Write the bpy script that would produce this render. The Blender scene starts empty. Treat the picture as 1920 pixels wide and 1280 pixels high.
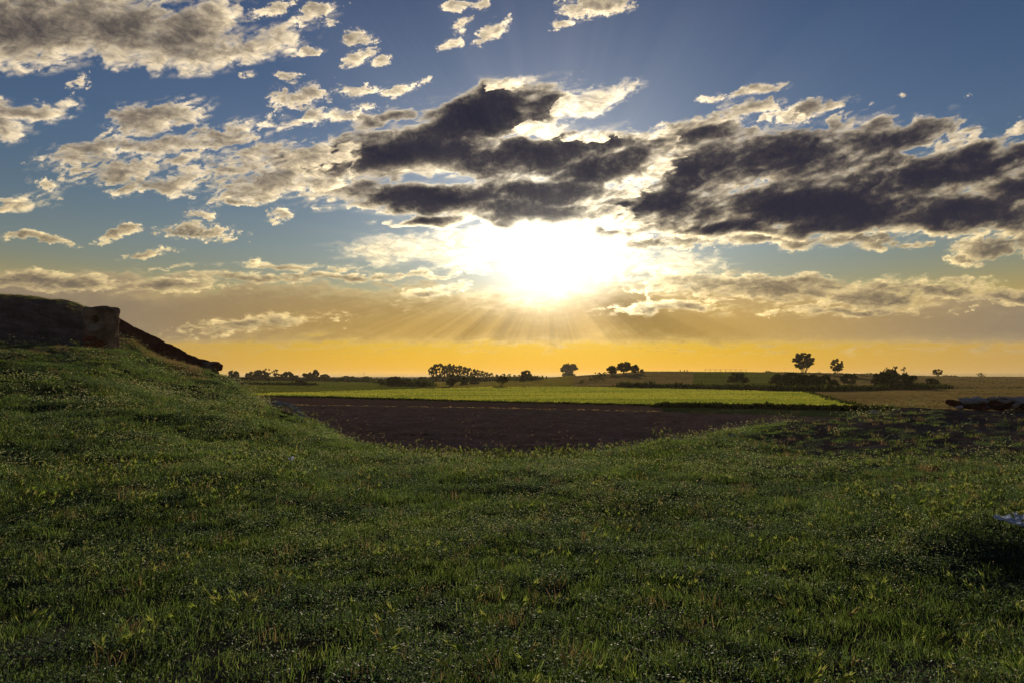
import bpy, bmesh, math, random
import numpy as np
from mathutils import Vector, Matrix, noise as mnoise

S = bpy.context.scene
COL = S.collection

# ------------------------------------------------------------------ camera
HAZE = 0.00007
PITCH = math.radians(2.9)
F = 1280.0
CAM = np.array([0.0, 0.0, 1.6])
CP, SP = math.cos(PITCH), math.sin(PITCH)


def ray(px, py):
    u = (px - 960.0) / F
    v = (640.0 - py) / F
    return np.array([u, CP - v * SP, SP + v * CP])


def at(px, py, Y):
    d = ray(px, py)
    return CAM + d * (Y / d[1])


cam = bpy.data.cameras.new('camera')
cam.lens = 24.0
cam.sensor_width = 36.0
cam.clip_start = 0.05
cam.clip_end = 60000.0
camo = bpy.data.objects.new('camera', cam)
camo.location = CAM
camo.rotation_euler = (math.pi / 2 + PITCH, 0, 0)
COL.objects.link(camo)
S.camera = camo

SUN = ray(1030, 488)
SUN /= np.linalg.norm(SUN)
SUN_EL = math.asin(SUN[2])
SUN_AZ = math.atan2(SUN[0], SUN[1])

# ------------------------------------------------------------------ node helpers


class N:
    """a node socket with arithmetic"""
    nt = None

    def __init__(s, sock):
        s.s = sock

    def __add__(a, b): return M('ADD', a, b)
    def __radd__(a, b): return M('ADD', b, a)
    def __sub__(a, b): return M('SUBTRACT', a, b)
    def __rsub__(a, b): return M('SUBTRACT', b, a)
    def __mul__(a, b): return M('MULTIPLY', a, b)
    def __rmul__(a, b): return M('MULTIPLY', b, a)
    def __truediv__(a, b): return M('DIVIDE', a, b)
    def __rtruediv__(a, b): return M('DIVIDE', b, a)


def put(inp, v):
    if isinstance(v, N):
        N.nt.links.new(v.s, inp)
    elif isinstance(v, (tuple, list)) and inp.type == 'RGBA' and len(v) == 3:
        inp.default_value = (*v, 1)
    else:
        inp.default_value = v


def M(op, a, b=0.0, c=None, clamp=False):
    n = N.nt.nodes.new('ShaderNodeMath')
    n.operation = op
    n.use_clamp = clamp
    put(n.inputs[0], a)
    put(n.inputs[1], b)
    if c is not None:
        put(n.inputs[2], c)
    return N(n.outputs[0])


def VM(op, a, b=(0, 0, 0)):
    n = N.nt.nodes.new('ShaderNodeVectorMath')
    n.operation = op
    put(n.inputs[0], a)
    if op == 'SCALE':
        put(n.inputs[3], b)
    elif op not in ('NORMALIZE', 'LENGTH'):
        put(n.inputs[1], b)
    return N(n.outputs['Value'] if op in ('DOT_PRODUCT', 'LENGTH') else n.outputs[0])


def exp(x): return M('EXPONENT', x)


def smooth(x, a, b):
    n = N.nt.nodes.new('ShaderNodeMapRange')
    n.interpolation_type = 'SMOOTHSTEP'
    put(n.inputs[0], x)
    lo, hi, t0, t1 = a, b, 0.0, 1.0
    if a > b:
        lo, hi, t0, t1 = b, a, 1.0, 0.0
    n.inputs[1].default_value = lo
    n.inputs[2].default_value = hi
    n.inputs[3].default_value = t0
    n.inputs[4].default_value = t1
    return N(n.outputs[0])


def mixc(f, a, b, mode='MIX'):
    n = N.nt.nodes.new('ShaderNodeMix')
    n.data_type = 'RGBA'
    n.blend_type = mode
    n.clamp_factor = True
    put(n.inputs[0], f)
    put(n.inputs[6], a)
    put(n.inputs[7], b)
    return N(n.outputs[2])


def ramp(x, stops, interp='LINEAR'):
    n = N.nt.nodes.new('ShaderNodeValToRGB')
    n.color_ramp.interpolation = interp
    e = n.color_ramp.elements
    while len(e) < len(stops):
        e.new(0.5)
    for k, (p, c) in enumerate(stops):
        e[k].position = p
        e[k].color = (*c, 1)
    put(n.inputs[0], x)
    return N(n.outputs[0])


def noise(vec, scale, detail=4, rough=0.55, dist=0.0, dims='3D', w=0.0):
    n = N.nt.nodes.new('ShaderNodeTexNoise')
    n.noise_dimensions = dims
    if dims == '1D':
        put(n.inputs['W'], w)
    else:
        put(n.inputs['Vector'], vec)
    n.inputs['Scale'].default_value = scale
    n.inputs['Detail'].default_value = detail
    n.inputs['Roughness'].default_value = rough
    n.inputs['Distortion'].default_value = dist
    return N(n.outputs[0])


def attr(name, kind='GEOMETRY', out='Fac'):
    n = N.nt.nodes.new('ShaderNodeAttribute')
    n.attribute_name = name
    n.attribute_type = kind
    return N(n.outputs[out])


def newmat(name):
    m = bpy.data.materials.new(name)
    m.use_nodes = True
    N.nt = m.node_tree
    m.node_tree.nodes.clear()
    out = m.node_tree.nodes.new('ShaderNodeOutputMaterial')
    return m, out


def shader(kind, **kw):
    n = N.nt.nodes.new(kind)
    for k, v in kw.items():
        put(n.inputs[k], v)
    return N(n.outputs[0])


def mixs(f, a, b):
    n = N.nt.nodes.new('ShaderNodeMixShader')
    put(n.inputs[0], f)
    put(n.inputs[1], a)
    put(n.inputs[2], b)
    return N(n.outputs[0])


def bumpn(h, strength=0.5, dist=0.02):
    n = N.nt.nodes.new('ShaderNodeBump')
    n.inputs['Strength'].default_value = strength
    n.inputs['Distance'].default_value = dist
    put(n.inputs['Height'], h)
    return N(n.outputs[0])


def sun_angles(d):
    """degrees from the sun, elevation in degrees, shafts of light fanning from the sun"""
    c = VM('DOT_PRODUCT', d, tuple(SUN))
    ang = M('ARCCOSINE', M('MINIMUM', c, 0.999999)) * (180 / math.pi)
    sx = N.nt.nodes.new('ShaderNodeSeparateXYZ')
    put(sx.inputs[0], d)
    el = M('ARCSINE', N(sx.outputs[2])) * (180 / math.pi)
    R = Vector(SUN).cross(Vector((0, 0, 1))).normalized()
    U = R.cross(Vector(SUN)).normalized()
    a = M('ARCTAN2', VM('DOT_PRODUCT', d, tuple(R)), VM('DOT_PRODUCT', d, tuple(U)))
    fan = noise(None, 2.3, 5, 0.62, dims='1D', w=a + 4.1)
    fan = smooth(fan, 0.30, 0.72)
    return ang, el, fan


# ------------------------------------------------------------------ world
W = bpy.data.worlds.new('World')
S.world = W
W.use_nodes = True
N.nt = W.node_tree
W.node_tree.nodes.clear()
wo = W.node_tree.nodes.new('ShaderNodeOutputWorld')
tc = W.node_tree.nodes.new('ShaderNodeTexCoord')
sk = W.node_tree.nodes.new('ShaderNodeTexSky')
sk.sky_type = 'NISHITA'
sk.sun_disc = False
sk.sun_elevation = SUN_EL
sk.sun_rotation = SUN_AZ
sk.dust_density = 0.0
d = VM('NORMALIZE', N(tc.outputs['Generated']))
ang, el, fan = sun_angles(d)
t = M('MAXIMUM', el, 0.0) / 40.0
tint = ramp(t, [(0.0, (1.33, 0.92, 0.11)), (2 / 40, (1.48, 0.90, 0.11)), (4.5 / 40, (1.5, .95, .27)),
                (7.5 / 40, (1.15, .88, .58)), (10 / 40, (1.0, .90, .82)), (13 / 40, (.80, .83, .90)),
                (18 / 40, (.68, .79, 1.04)), (25 / 40, (.53, .68, 1.0)), (30 / 40, (.46, .58, .93)),
                (1.0, (.42, .55, 1.0))])
base = mixc(1.0, N(sk.outputs[0]), tint, 'MULTIPLY')
# air close to the horizon greys away from the sun
base = mixc(smooth(ang, 12, 42) * smooth(el, 9, 3) * 0.85, base, (9.6, 6.2, 2.3))
glow = 25.0 * exp(ang / -6.6) + 14.0 * exp(M('POWER', ang / 3.4, 1.6) * -1.0)
shaft = (fan - 0.4) * exp(ang / -13.0) * smooth(ang, 4, 10) * 2.2
gcol = mixc(smooth(el, 2, 9), (1.0, .62, .16), (1.0, .93, .80))
g = VM('SCALE', gcol, (glow + shaft) * (0.42 + 0.58 * smooth(el, 1.0, 6.5)))
skycol = VM('ADD', base, g)
bg = W.node_tree.nodes.new('ShaderNodeBackground')
put(bg.inputs[0], skycol)
bg.inputs[1].default_value = 0.05
W.node_tree.links.new(bg.outputs[0], wo.inputs[0])

# ------------------------------------------------------------------ sun
sl = bpy.data.lights.new('sun', 'SUN')
sl.energy = 5.0
sl.angle = math.radians(1.2)
sl.color = (1.0, 0.84, 0.60)
slo = bpy.data.objects.new('sun', sl)
slo.rotation_euler = Vector(SUN).to_track_quat('Z', 'Y').to_euler()
COL.objects.link(slo)

S.view_settings.view_transform = 'Standard'
S.view_settings.look = 'None'
S.view_settings.exposure = 0
S.view_settings.gamma = 1
S.render.engine = 'CYCLES'
cy = S.cycles
cy.use_denoising = True
cy.denoising_prefilter = 'NONE'
cy.max_bounces = 6
cy.diffuse_bounces = 3
cy.transmission_bounces = 5
cy.transparent_max_bounces = 24
cy.sample_clamp_indirect = 4.0

# ------------------------------------------------------------------ numpy noise


def perlin(x, y, seed=0):
    xi = np.floor(x).astype(np.int64)
    yi = np.floor(y).astype(np.int64)
    xf = x - xi
    yf = y - yi

    def h(a, b):
        n = (a * 374761393 + b * 668265263 + seed * 974634777) & 0xFFFFFFFF
        n = ((n ^ (n >> 13)) * 1274126177) & 0xFFFFFFFF
        n = n ^ (n >> 16)
        th = (n & 0xFFFF) / 65536.0 * 2 * math.pi
        return np.cos(th), np.sin(th)

    def g(a, b, dx, dy):
        c, s = h(a, b)
        return c * dx + s * dy
    u = xf * xf * xf * (xf * (xf * 6 - 15) + 10)
    v = yf * yf * yf * (yf * (yf * 6 - 15) + 10)
    n00 = g(xi, yi, xf, yf)
    n10 = g(xi + 1, yi, xf - 1, yf)
    n01 = g(xi, yi + 1, xf, yf - 1)
    n11 = g(xi + 1, yi + 1, xf - 1, yf - 1)
    return ((n00 * (1 - u) + n10 * u) * (1 - v) + (n01 * (1 - u) + n11 * u) * v) * 1.4


def fbm(x, y, seed=0, oct=5, gain=0.5, lac=2.03):
    s = 0
    a = 1.0
    t = 0
    for k in range(oct):
        s = s + a * perlin(x + 17.3 * k, y - 9.1 * k, seed + k)
        t += a
        a *= gain
        x = x * lac
        y = y * lac
    return s / t * 1.6


def sstep(x, a, b):
    t = np.clip((x - a) / (b - a), 0, 1)
    return t * t * (3 - 2 * t)


# ------------------------------------------------------------------ object helpers
def tag(o, label=None, cat=None, group=None, kind=None):
    if label: o['label'] = label
    if cat: o['category'] = cat
    if group: o['group'] = group
    if kind: o['kind'] = kind
    return o


def link(name, me, mat=None, parent=None):
    o = bpy.data.objects.new(name, me)
    if mat is not None and me is not None and len(me.materials) == 0:
        me.materials.append(mat)
    COL.objects.link(o)
    if parent:
        o.parent = parent
    return o


def empty(name, loc, rz=0.0, scale=None):
    o = bpy.data.objects.new(name, None)
    o.location = loc
    o.rotation_euler = (0, 0, rz)
    if scale is not None:
        o.scale = scale
    o.empty_display_size = 0.3
    COL.objects.link(o)
    return o


def mesh_np(name, V, Fq, smooth_=True, attrs=None):
    """V (n,3), Fq (m,3 or 4) numpy"""
    me = bpy.data.meshes.new(name)
    V = np.asarray(V, dtype=np.float32)
    Fq = np.asarray(Fq, dtype=np.int32)
    k = Fq.shape[1]
    me.vertices.add(len(V))
    me.vertices.foreach_set('co', V.ravel())
    me.loops.add(Fq.size)
    me.loops.foreach_set('vertex_index', Fq.ravel())
    me.polygons.add(len(Fq))
    me.polygons.foreach_set('loop_start', np.arange(0, Fq.size, k, dtype=np.int32))
    me.polygons.foreach_set('use_smooth', np.full(len(Fq), smooth_, dtype=bool))
    me.update(calc_edges=True)
    for nm, a in (attrs or {}).items():
        at_ = me.attributes.new(nm, 'FLOAT', 'POINT')
        at_.data.foreach_set('value', np.asarray(a, dtype=np.float32).ravel())
    return me


def grid_faces(nr, nc, keep=None):
    i = np.arange(nr * nc).reshape(nr, nc)
    q = np.stack([i[:-1, :-1], i[:-1, 1:], i[1:, 1:], i[1:, :-1]], -1).reshape(-1, 4)
    if keep is not None:
        q = q[keep.reshape(-1)]
    return q


def compact(V, Fq, attrs):
    used = np.zeros(len(V), bool)
    used[Fq.ravel()] = True
    idx = np.cumsum(used) - 1
    return V[used], idx[Fq], {k: a.ravel()[used] for k, a in attrs.items()}


# ------------------------------------------------------------------ terrain
NEAR = [  # (px, py, Y) on the near ground, or ('w', px_column, Y, z)
    (0, 1280, 3.3), (0, 1010, 6), (0, 868, 10), (0, 765, 15), (0, 700, 20), (0, 655, 25), (0, 625, 29), (0, 588, 31.2), (0, 559, 33), ('w', 0, 42, 5.0),
    (100, 1280, 3.3), (100, 900, 9), (100, 745, 17.5), (100, 650, 27), (100, 620, 31), (100, 562, 34.5), ('w', 100, 44, 4.6),
    (-400, 1280, 3.3), (-400, 840, 9), (-400, 690, 20), (-400, 600, 29), (-400, 552, 33), ('w', -400, 44, 5.2),
    (220, 1280, 3.3), (220, 932, 8), (220, 802, 14), (220, 730, 20), (220, 682, 26), (220, 657, 30), (220, 640, 33), (220, 616, 35.2), ('w', 220, 38.5, 4.0), ('w', 220, 44, 3.0), (150, 645, 30.6), (150, 570, 34), ('w', 150, 42, 4.4),
    (300, 745, 22), (300, 696, 30), (300, 668, 35.4), ('w', 300, 39, 2.2), ('w', 300, 46, .8),
    (345, 700, 32), (345, 689, 36.2), ('w', 345, 39.5, 1.5), ('w', 345, 46, .2),
    (400, 745, 25), (400, 712, 32), (400, 704, 36.2), ('w', 400, 41, 0.2), ('w', 400, 50, -2.9),
    (440, 728, 30), (440, 718, 34), ('w', 440, 39, -.4), ('w', 440, 47, -2.9),
    (480, 1280, 3.3), (480, 885, 10), (480, 795, 18), (480, 757, 25), (480, 748, 30), ('w', 480, 34, -.2), ('w', 480, 42, -2.9),
    (600, 960, 8), (600, 862, 14), (600, 814, 20), (600, 797, 24.5), ('w', 600, 28, -.9), ('w', 600, 36, -2.9),
    (720, 1110, 5), (720, 868, 14), (720, 848, 18), ('w', 720, 23, -1.4), ('w', 720, 32, -2.9),
    (840, 935, 9), (840, 864, 15), ('w', 840, 20, -1.2), ('w', 840, 30, -2.9),
    (960, 1285, 3.3), (960, 1110, 5), (960, 958, 8), (960, 895, 11), (960, 865, 14.4), ('w', 960, 20, -1.3), ('w', 960, 30, -2.9),
    (1130, 955, 8.2), (1130, 852, 16), ('w', 1130, 21, -1.2), ('w', 1130, 32, -2.9),
    (1260, 905, 10.5), (1260, 868, 13), (1260, 829, 18), ('w', 1260, 24, -1.1), ('w', 1260, 34, -2.9),
    (1450, 1280, 3.3), (1450, 890, 11.5), (1450, 848, 15), (1450, 798, 22), ('w', 1450, 28, -1), ('w', 1450, 38, -2.9),
    (1600, 905, 10), (1600, 828, 16), (1600, 781, 24), ('w', 1600, 30, -1), ('w', 1600, 40, -2.9),
    (1700, 975, 7), (1700, 774, 24), (1700, 767, 26), ('w', 1700, 32, -.7), ('w', 1700, 42, -2.9),
    (1760, 1280, 3.3), (1790, 992, 6.1), (1790, 1080, 5.3), (1800, 770, 26), (1800, 880, 10.5),
    (1920, 1280, 3.3), (1920, 1000, 5.9), (1920, 1085, 5.2), (1920, 895, 10), (1920, 822, 16), (1920, 780, 24), (1920, 771, 28), ('w', 1920, 36, -.6),
    (2300, 1280, 3.3), (2300, 1000, 6), (2300, 820, 15), (2300, 752, 28), ('w', 2300, 40, 0),
]


def rbf_fit(P, z, lam):
    n = len(P)
    r = np.linalg.norm(P[:, None] - P[None], axis=2)
    K = np.where(r > 0, r * r * np.log(r + 1e-9), 0) + lam * np.eye(n)
    A = np.zeros((n + 3, n + 3))
    A[:n, :n] = K
    A[:n, n] = 1
    A[:n, n + 1:] = P
    A[n:, :n] = A[:n, n:].T
    return np.linalg.solve(A, np.concatenate([z, np.zeros(3)]))


def rbf_eval(P, w, x, y):
    out = np.empty(x.size)
    X = np.stack([x.ravel(), y.ravel()], 1)
    for i in range(0, len(X), 20000):
        b = X[i:i + 20000]
        r = np.linalg.norm(b[:, None] - P[None], axis=2)
        out[i:i + 20000] = np.where(r > 0, r * r * np.log(r + 1e-9), 0) @ w[:-3] + w[-3] + b @ w[-2:]
    return out.reshape(x.shape)


def near_warp(x, y):
    """log-polar plan so that near and far control points weigh alike"""
    r = np.sqrt(x * x + y * y) + 2.0
    return np.stack([np.arctan2(x, y) * 6.0, np.log(r) * 4.0], -1)


_p, _z = [], []
for c in NEAR:
    if c[0] == 'w':
        _p.append(((c[1] - 960) / F * c[2], c[2])); _z.append(c[3])
    else:
        q = at(*c)
        _p.append((q[0], q[1])); _z.append(q[2])
for px in (-300, 100, 450, 700, 960, 1250, 1500, 1750, 2100):
    for Y, z in ((52, -3.0), (60, -3.0)):
        if px < 320 and Y < 58:
            z = 0.5
        _p.append(((px - 960) / F * Y, Y)); _z.append(z)
for a in (70, 90, 120, 150, 180, 210, 240, 270, 290):
    for r in (2.5, 10, 40):
        _p.append((r * math.sin(math.radians(a)), r * math.cos(math.radians(a)))); _z.append(0.0 if r < 20 else 0.6)
NP_ = np.array(_p)
NPw = near_warp(NP_[:, 0], NP_[:, 1])
NW = rbf_fit(NPw, np.array(_z), 0.02)

FARP = []
for px in (-700, -300, 100, 500, 800, 1000, 1250, 1500, 1800, 2200, 2700):
    for Y in (45, 75, 110, 160, 235):
        FARP.append((px, None, Y, -3.0))
for px in (-700, -300, 100, 400, 650, 850):
    FARP += [(px, None, 340, -2.6), (px, None, 500, -1.9), (px, None, 700, -2.6), (px, None, 950, -3.2)]
FARP += [(930, 722, 340, None), (930, 716, 450, None), (930, None, 650, -3), (930, None, 950, -3.2),
         (1010, 718, 330, None), (1010, 711, 400, None), (1010, None, 600, -2.5), (1010, None, 950, -3.2),
         (1080, 714, 330, None), (1080, 704, 400, None), (1080, None, 470, .8), (1080, None, 700, -2.5),
         (1200, 726, 260, None), (1200, 711, 330, None), (1200, 697, 420, None), (1200, None, 500, 2), (1200, None, 800, -3),
         (1320, 727, 260, None), (1320, 711, 330, None), (1320, 697, 420, None), (1320, None, 500, 2), (1320, None, 800, -3),
         (1450, 727, 260, None), (1450, 713, 330, None), (1450, 698.5, 420, None), (1450, None, 500, 2), (1450, None, 800, -3),
         (1600, 727, 262, None), (1600, 714, 330, None), (1600, 702, 430, None), (1600, None, 520, .5), (1600, None, 800, -3),
         (1760, 727, 270, None), (1760, 716, 340, None), (1760, 705.5, 430, None), (1760, None, 520, -.5), (1760, None, 800, -3),
         (1930, 730, 260, None), (1930, 718, 330, None), (1930, 706.5, 430, None), (1930, None, 520, -1), (1930, None, 800, -3),
         (2300, 720, 330, None), (2300, 708, 430, None), (2300, None, 600, -1), (2300, None, 900, -3)]
_p, _z = [], []
for px, py, Y, z in FARP:
    if py is not None:
        q = at(px, py, Y)
        _p.append((q[0], q[1])); _z.append(q[2])
    else:
        _p.append(((px - 960) / F * Y, Y)); _z.append(z)
FP_ = np.array(_p) / 100.0
FW = rbf_fit(FP_, np.array(_z), 0.001)


def far_z(x, y):
    x = np.asarray(x, float)
    y = np.asarray(y, float)
    z = np.clip(rbf_eval(FP_, FW, x / 100.0, y / 100.0), -4.5, 6.0)
    z = z + 0.12 * perlin(x / 37.0, y / 61.0, 5)
    f = sstep(np.abs(y - 480) / 1.0, 420, 560) if False else sstep(y, 750, 950)
    z = z * (1 - f) + (-3.2) * f
    s = sstep(np.abs(x / np.maximum(y, 1.0)), 1.2, 1.6)
    z = z * (1 - s) + (-3.0) * s
    b = sstep(y, 45, 30)
    return z * (1 - b) + (-3.0) * b


def near_z(x, y):
    x = np.asarray(x, float)
    y = np.asarray(y, float)
    q = near_warp(x, y)
    z = np.clip(rbf_eval(NPw, NW, q[..., 0], q[..., 1]), -3.3, 5.9)
    r = np.sqrt(x * x + y * y)
    amp = np.clip(r / 22.0, 0.30, 1.0)
    hi = sstep(z, -2.6, -0.5)
    z = z + hi * amp * (0.16 * fbm(x / 3.1, y / 3.1, 3, 4) + 0.075 * fbm(x / 0.8, y / 0.8, 8, 3))
    return z


def zn(x, y):
    return float(near_z(np.array([x]), np.array([y]))[0])


def zf(x, y):
    return float(far_z(np.array([x]), np.array([y]))[0])


def hit_far(px, py, y0=30.0, y1=900.0):
    """first point where the sight line meets the far ground"""
    d = ray(px, py)
    Ys = np.geomspace(y0, y1, 1500)
    P = CAM[None] + d[None] * (Ys / d[1])[:, None]
    h = P[:, 2] - far_z(P[:, 0], P[:, 1])
    k = np.argmax(h < 0) if (h < 0).any() else len(Ys) - 1
    return P[k]


def hit_near(px, py):
    d = ray(px, py)
    Ys = np.geomspace(2.0, 48.0, 1500)
    P = CAM[None] + d[None] * (Ys / d[1])[:, None]
    h = P[:, 2] - near_z(P[:, 0], P[:, 1])
    k = np.argmax(h < 0) if (h < 0).any() else len(Ys) - 1
    return P[k]


# ------------------------------------------------------------------ materials
def ground_mat(name, cols, scale, bump=0.4, bscale=30, stretch=(1, 1, 1), detail=6):
    m, out = newmat(name)
    g_ = N.nt.nodes.new('ShaderNodeNewGeometry')
    p = VM('MULTIPLY', N(g_.outputs['Position']), stretch)
    n1 = noise(p, scale, detail, 0.6)
    n2 = noise(p, scale * 7.3, 4, 0.6)
    f = n1 * 0.6 + n2 * 0.4
    c = ramp(f, [(0.30 + 0.40 * k / (len(cols) - 1), cc) for k, cc in enumerate(cols)])
    nb = noise(p, bscale, 5, 0.65)
    sh = shader('ShaderNodeBsdfDiffuse', Color=c, Roughness=0.8, Normal=bumpn(nb, bump, 0.06))
    put(out.inputs[0], sh)
    return m


def leaf_mat(name, cols, trans=0.45, tcol=None, rand=True, spec=0.0):
    """thin leaf: diffuse and translucent; colour varies over the plants"""
    m, out = newmat(name)
    oi = N.nt.nodes.new('ShaderNodeObjectInfo')
    t_ = attr('tint')
    r = M('FRACT', N(oi.outputs['Random']) * 0.55 + t_ * 0.999) if rand else t_
    c = ramp(r, [(k / (len(cols) - 1), cc) for k, cc in enumerate(cols)])
    ct = mixc(1.0, c, tcol or (1.5, 1.35, 0.55), 'MULTIPLY')
    a = shader('ShaderNodeBsdfDiffuse', Color=c)
    b = shader('ShaderNodeBsdfTranslucent', Color=ct)
    sh = mixs(trans, a, b)
    if spec:
        gl = shader('ShaderNodeBsdfGlossy', Color=(1, 1, 1), Roughness=0.5)
        sh = mixs(spec, sh, gl)
    put(out.inputs[0], sh)
    return m


MAT = {}
MAT['soil'] = ground_mat('meadow soil', [(.022, .024, .012), (.040, .042, .020), (.065, .055, .035), (.10, .085, .065)], 1.3, .6, 14)
def soil_mat():
    m, out = newmat('meadow soil')
    g_ = N.nt.nodes.new('ShaderNodeNewGeometry')
    p = N(g_.outputs['Position'])
    n1 = noise(p, 1.3, 6, .6) * .6 + noise(p, 9.5, 4, .6) * .4
    c1 = ramp(n1, [(.3, (.022, .024, .012)), (.45, (.040, .042, .020)), (.58, (.065, .055, .035)), (.7, (.10, .085, .065))])
    c2 = ramp(n1, [(.3, (.075, .052, .042)), (.45, (.13, .092, .075)), (.58, (.20, .145, .12)), (.7, (.30, .25, .22))])
    c = mixc(attr('bare'), c1, c2)
    nb = noise(p, 14, 6, .68)
    put(out.inputs[0], shader('ShaderNodeBsdfDiffuse', Color=c, Roughness=.8, Normal=bumpn(nb, .7, .06)))
    return m


MAT['soil'] = soil_mat()
MAT['plain'] = ground_mat('dry plain', [(.10, .085, .045), (.15, .12, .065), (.20, .16, .09)], .03, .3, .8)
MAT['plough'] = ground_mat('ploughed earth', [(.145, .082, .054), (.22, .128, .086), (.30, .182, .126), (.40, .27, .20)], .5, 1.0, 3.5)
MAT['fallow'] = ground_mat('red brown earth', [(.14, .072, .050), (.19, .10, .07), (.24, .14, .09)], .4, .7, 3.0)
MAT['pasture'] = ground_mat('pasture', [(.05, .075, .022), (.07, .10, .03), (.095, .12, .04)], .05, .3, 1.2, (1, .35, 1))
MAT['tan'] = ground_mat('dry grass field', [(.13, .105, .055), (.18, .145, .075), (.23, .185, .10)], .06, .4, 1.0, (.35, 1, 1))
MAT['clay'] = ground_mat('mud wall', [(.10, .075, .056), (.18, .13, .098), (.27, .20, .15), (.38, .31, .25)], 1.6, 1.0, 12)
MAT['redclay'] = ground_mat('red earth face', [(.09, .045, .030), (.15, .07, .045), (.21, .10, .065)], 1.4, 1.0, 9)
MAT['plaster'] = ground_mat('lime plaster', [(.22, .19, .165), (.28, .25, .22), (.34, .30, .27)], 5, .6, 40)
MAT['brick'] = ground_mat('fired brick', [(.16, .060, .035), (.22, .085, .048), (.27, .115, .07)], 6, .5, 50)
MAT['stone'] = ground_mat('grey limestone', [(.20, .19, .19), (.36, .35, .355), (.52, .505, .51)], 3.0, .9, 18)
MAT['redstone'] = ground_mat('rusty stone', [(.07, .035, .025), (.12, .06, .042), (.18, .11, .08)], 3.0, .9, 18)
MAT['bark'] = ground_mat('bark', [(.030, .022, .015), (.06, .045, .03), (.09, .07, .05)], 4, .6, 20)
MAT['wood'] = ground_mat('weathered wood', [(.06, .05, .04), (.10, .085, .07)], 4, .3, 20)
MAT['hole'] = ground_mat('dark recess', [(.02, .015, .012), (.035, .026, .02)], 5, .3, 20)
MAT['leaf_dark'] = leaf_mat('dark evergreen leaf', [(.018, .024, .008), (.03, .038, .012), (.045, .052, .018)], .12, rand=False)
MAT['leaf_mid'] = leaf_mat('broad leaf', [(.03, .04, .012), (.045, .06, .018), (.065, .08, .025)], .22, rand=False)
MAT['crop'] = leaf_mat('young cereal', [(.060, .092, .020), (.120, .150, .028), (.19, .205, .045)], .55, (1.7, 1.5, 1.0), rand=False)
MAT['grass'] = leaf_mat('meadow grass', [(.030, .048, .020), (.055, .076, .028), (.100, .112, .046), (.045, .064, .032), (.19, .17, .10)], .60, (1.5, 1.85, .85))
MAT['herb'] = leaf_mat('low herbs', [(.030, .052, .034), (.050, .080, .046), (.090, .108, .060), (.105, .130, .105)], .50, (1.5, 1.7, .90), spec=.03)
MAT['pale'] = leaf_mat('pale downy leaves', [(.20, .25, .17), (.28, .31, .22), (.33, .29, .18), (.16, .24, .20), (.36, .36, .30)], .5, (1.3, 1.25, .8), rand=False)
MAT['barley'] = leaf_mat('wild barley ears', [(.045, .075, .02), (.19, .25, .07), (.26, .31, .10), (.31, .31, .15), (.30, .23, .19)], .5, (1.25, 1.3, .6), rand=False)
MAT['drygrass'] = leaf_mat('dry straw', [(.20, .15, .09), (.27, .205, .125), (.33, .26, .17)], .45, (1.15, 1.0, .7))
MAT['flower'] = leaf_mat('small petals', [(.38, .40, .50), (.48, .48, .56), (.36, .28, .50), (.55, .55, .52)], .3, (1, 1, 1))
MAT['sward'] = leaf_mat('pasture blades', [(.042, .06, .02), (.062, .08, .027), (.085, .098, .036)], .4, (1.4, 1.3, .6), rand=False)
MAT['hay'] = leaf_mat('stubble stalks', [(.11, .09, .05), (.155, .125, .07), (.20, .165, .09)], .32, (1.2, 1.1, .7), rand=False)
MAT['slope'] = leaf_mat('slope grass', [(.09, .095, .03), (.13, .125, .04), (.16, .14, .055)], .38, (1.35, 1.2, .6), rand=False)
MAT['weed'] = leaf_mat('bank weeds', [(.022, .035, .010), (.035, .05, .015), (.055, .065, .025)], .3, rand=False)

# ------------------------------------------------------------------ the ground to the horizon
xs = np.concatenate([-np.geomspace(9000, 420, 26), np.linspace(-400, 400, 161), np.geomspace(420, 9000, 26)])
ys = np.concatenate([-np.geomspace(9000, 60, 14), np.linspace(-40, 20, 4), np.linspace(30, 560, 181), np.geomspace(575, 12000, 50)])
gx, gy = np.meshgrid(xs, ys)
gz = far_z(gx, gy) - 0.12
me = mesh_np('ground', np.stack([gx, gy, gz], -1).reshape(-1, 3), grid_faces(len(ys), len(xs)))
tag(link('ground', me, MAT['plain']), kind='structure')

# the meadow bowl with its mounds: polar sheet round the camera, skirts sinking under the fields
az = np.concatenate([np.radians(np.linspace(-64, 64, 421)), np.radians(np.linspace(70, 290, 40))])
rr = np.concatenate([[0.01], np.geomspace(0.5, 62, 300)])
A, R_ = np.meshgrid(az, rr)
mx, my = R_ * np.sin(A), R_ * np.cos(A)
mz = near_z(mx, my)
mz = mz - 1.2 * sstep(R_, 54, 62) * 1.0
nr, nc = mz.shape
i = np.arange(nr * nc).reshape(nr, nc)
j = np.roll(i, -1, axis=1)
fq = np.stack([i[:-1], j[:-1], j[1:], i[1:]], -1).reshape(-1, 4)
meadow_me = mesh_np('meadow', np.stack([mx, my, mz], -1).reshape(-1, 3), fq)
meadow = tag(link('meadow', meadow_me, MAT['soil']), kind='structure')


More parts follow.
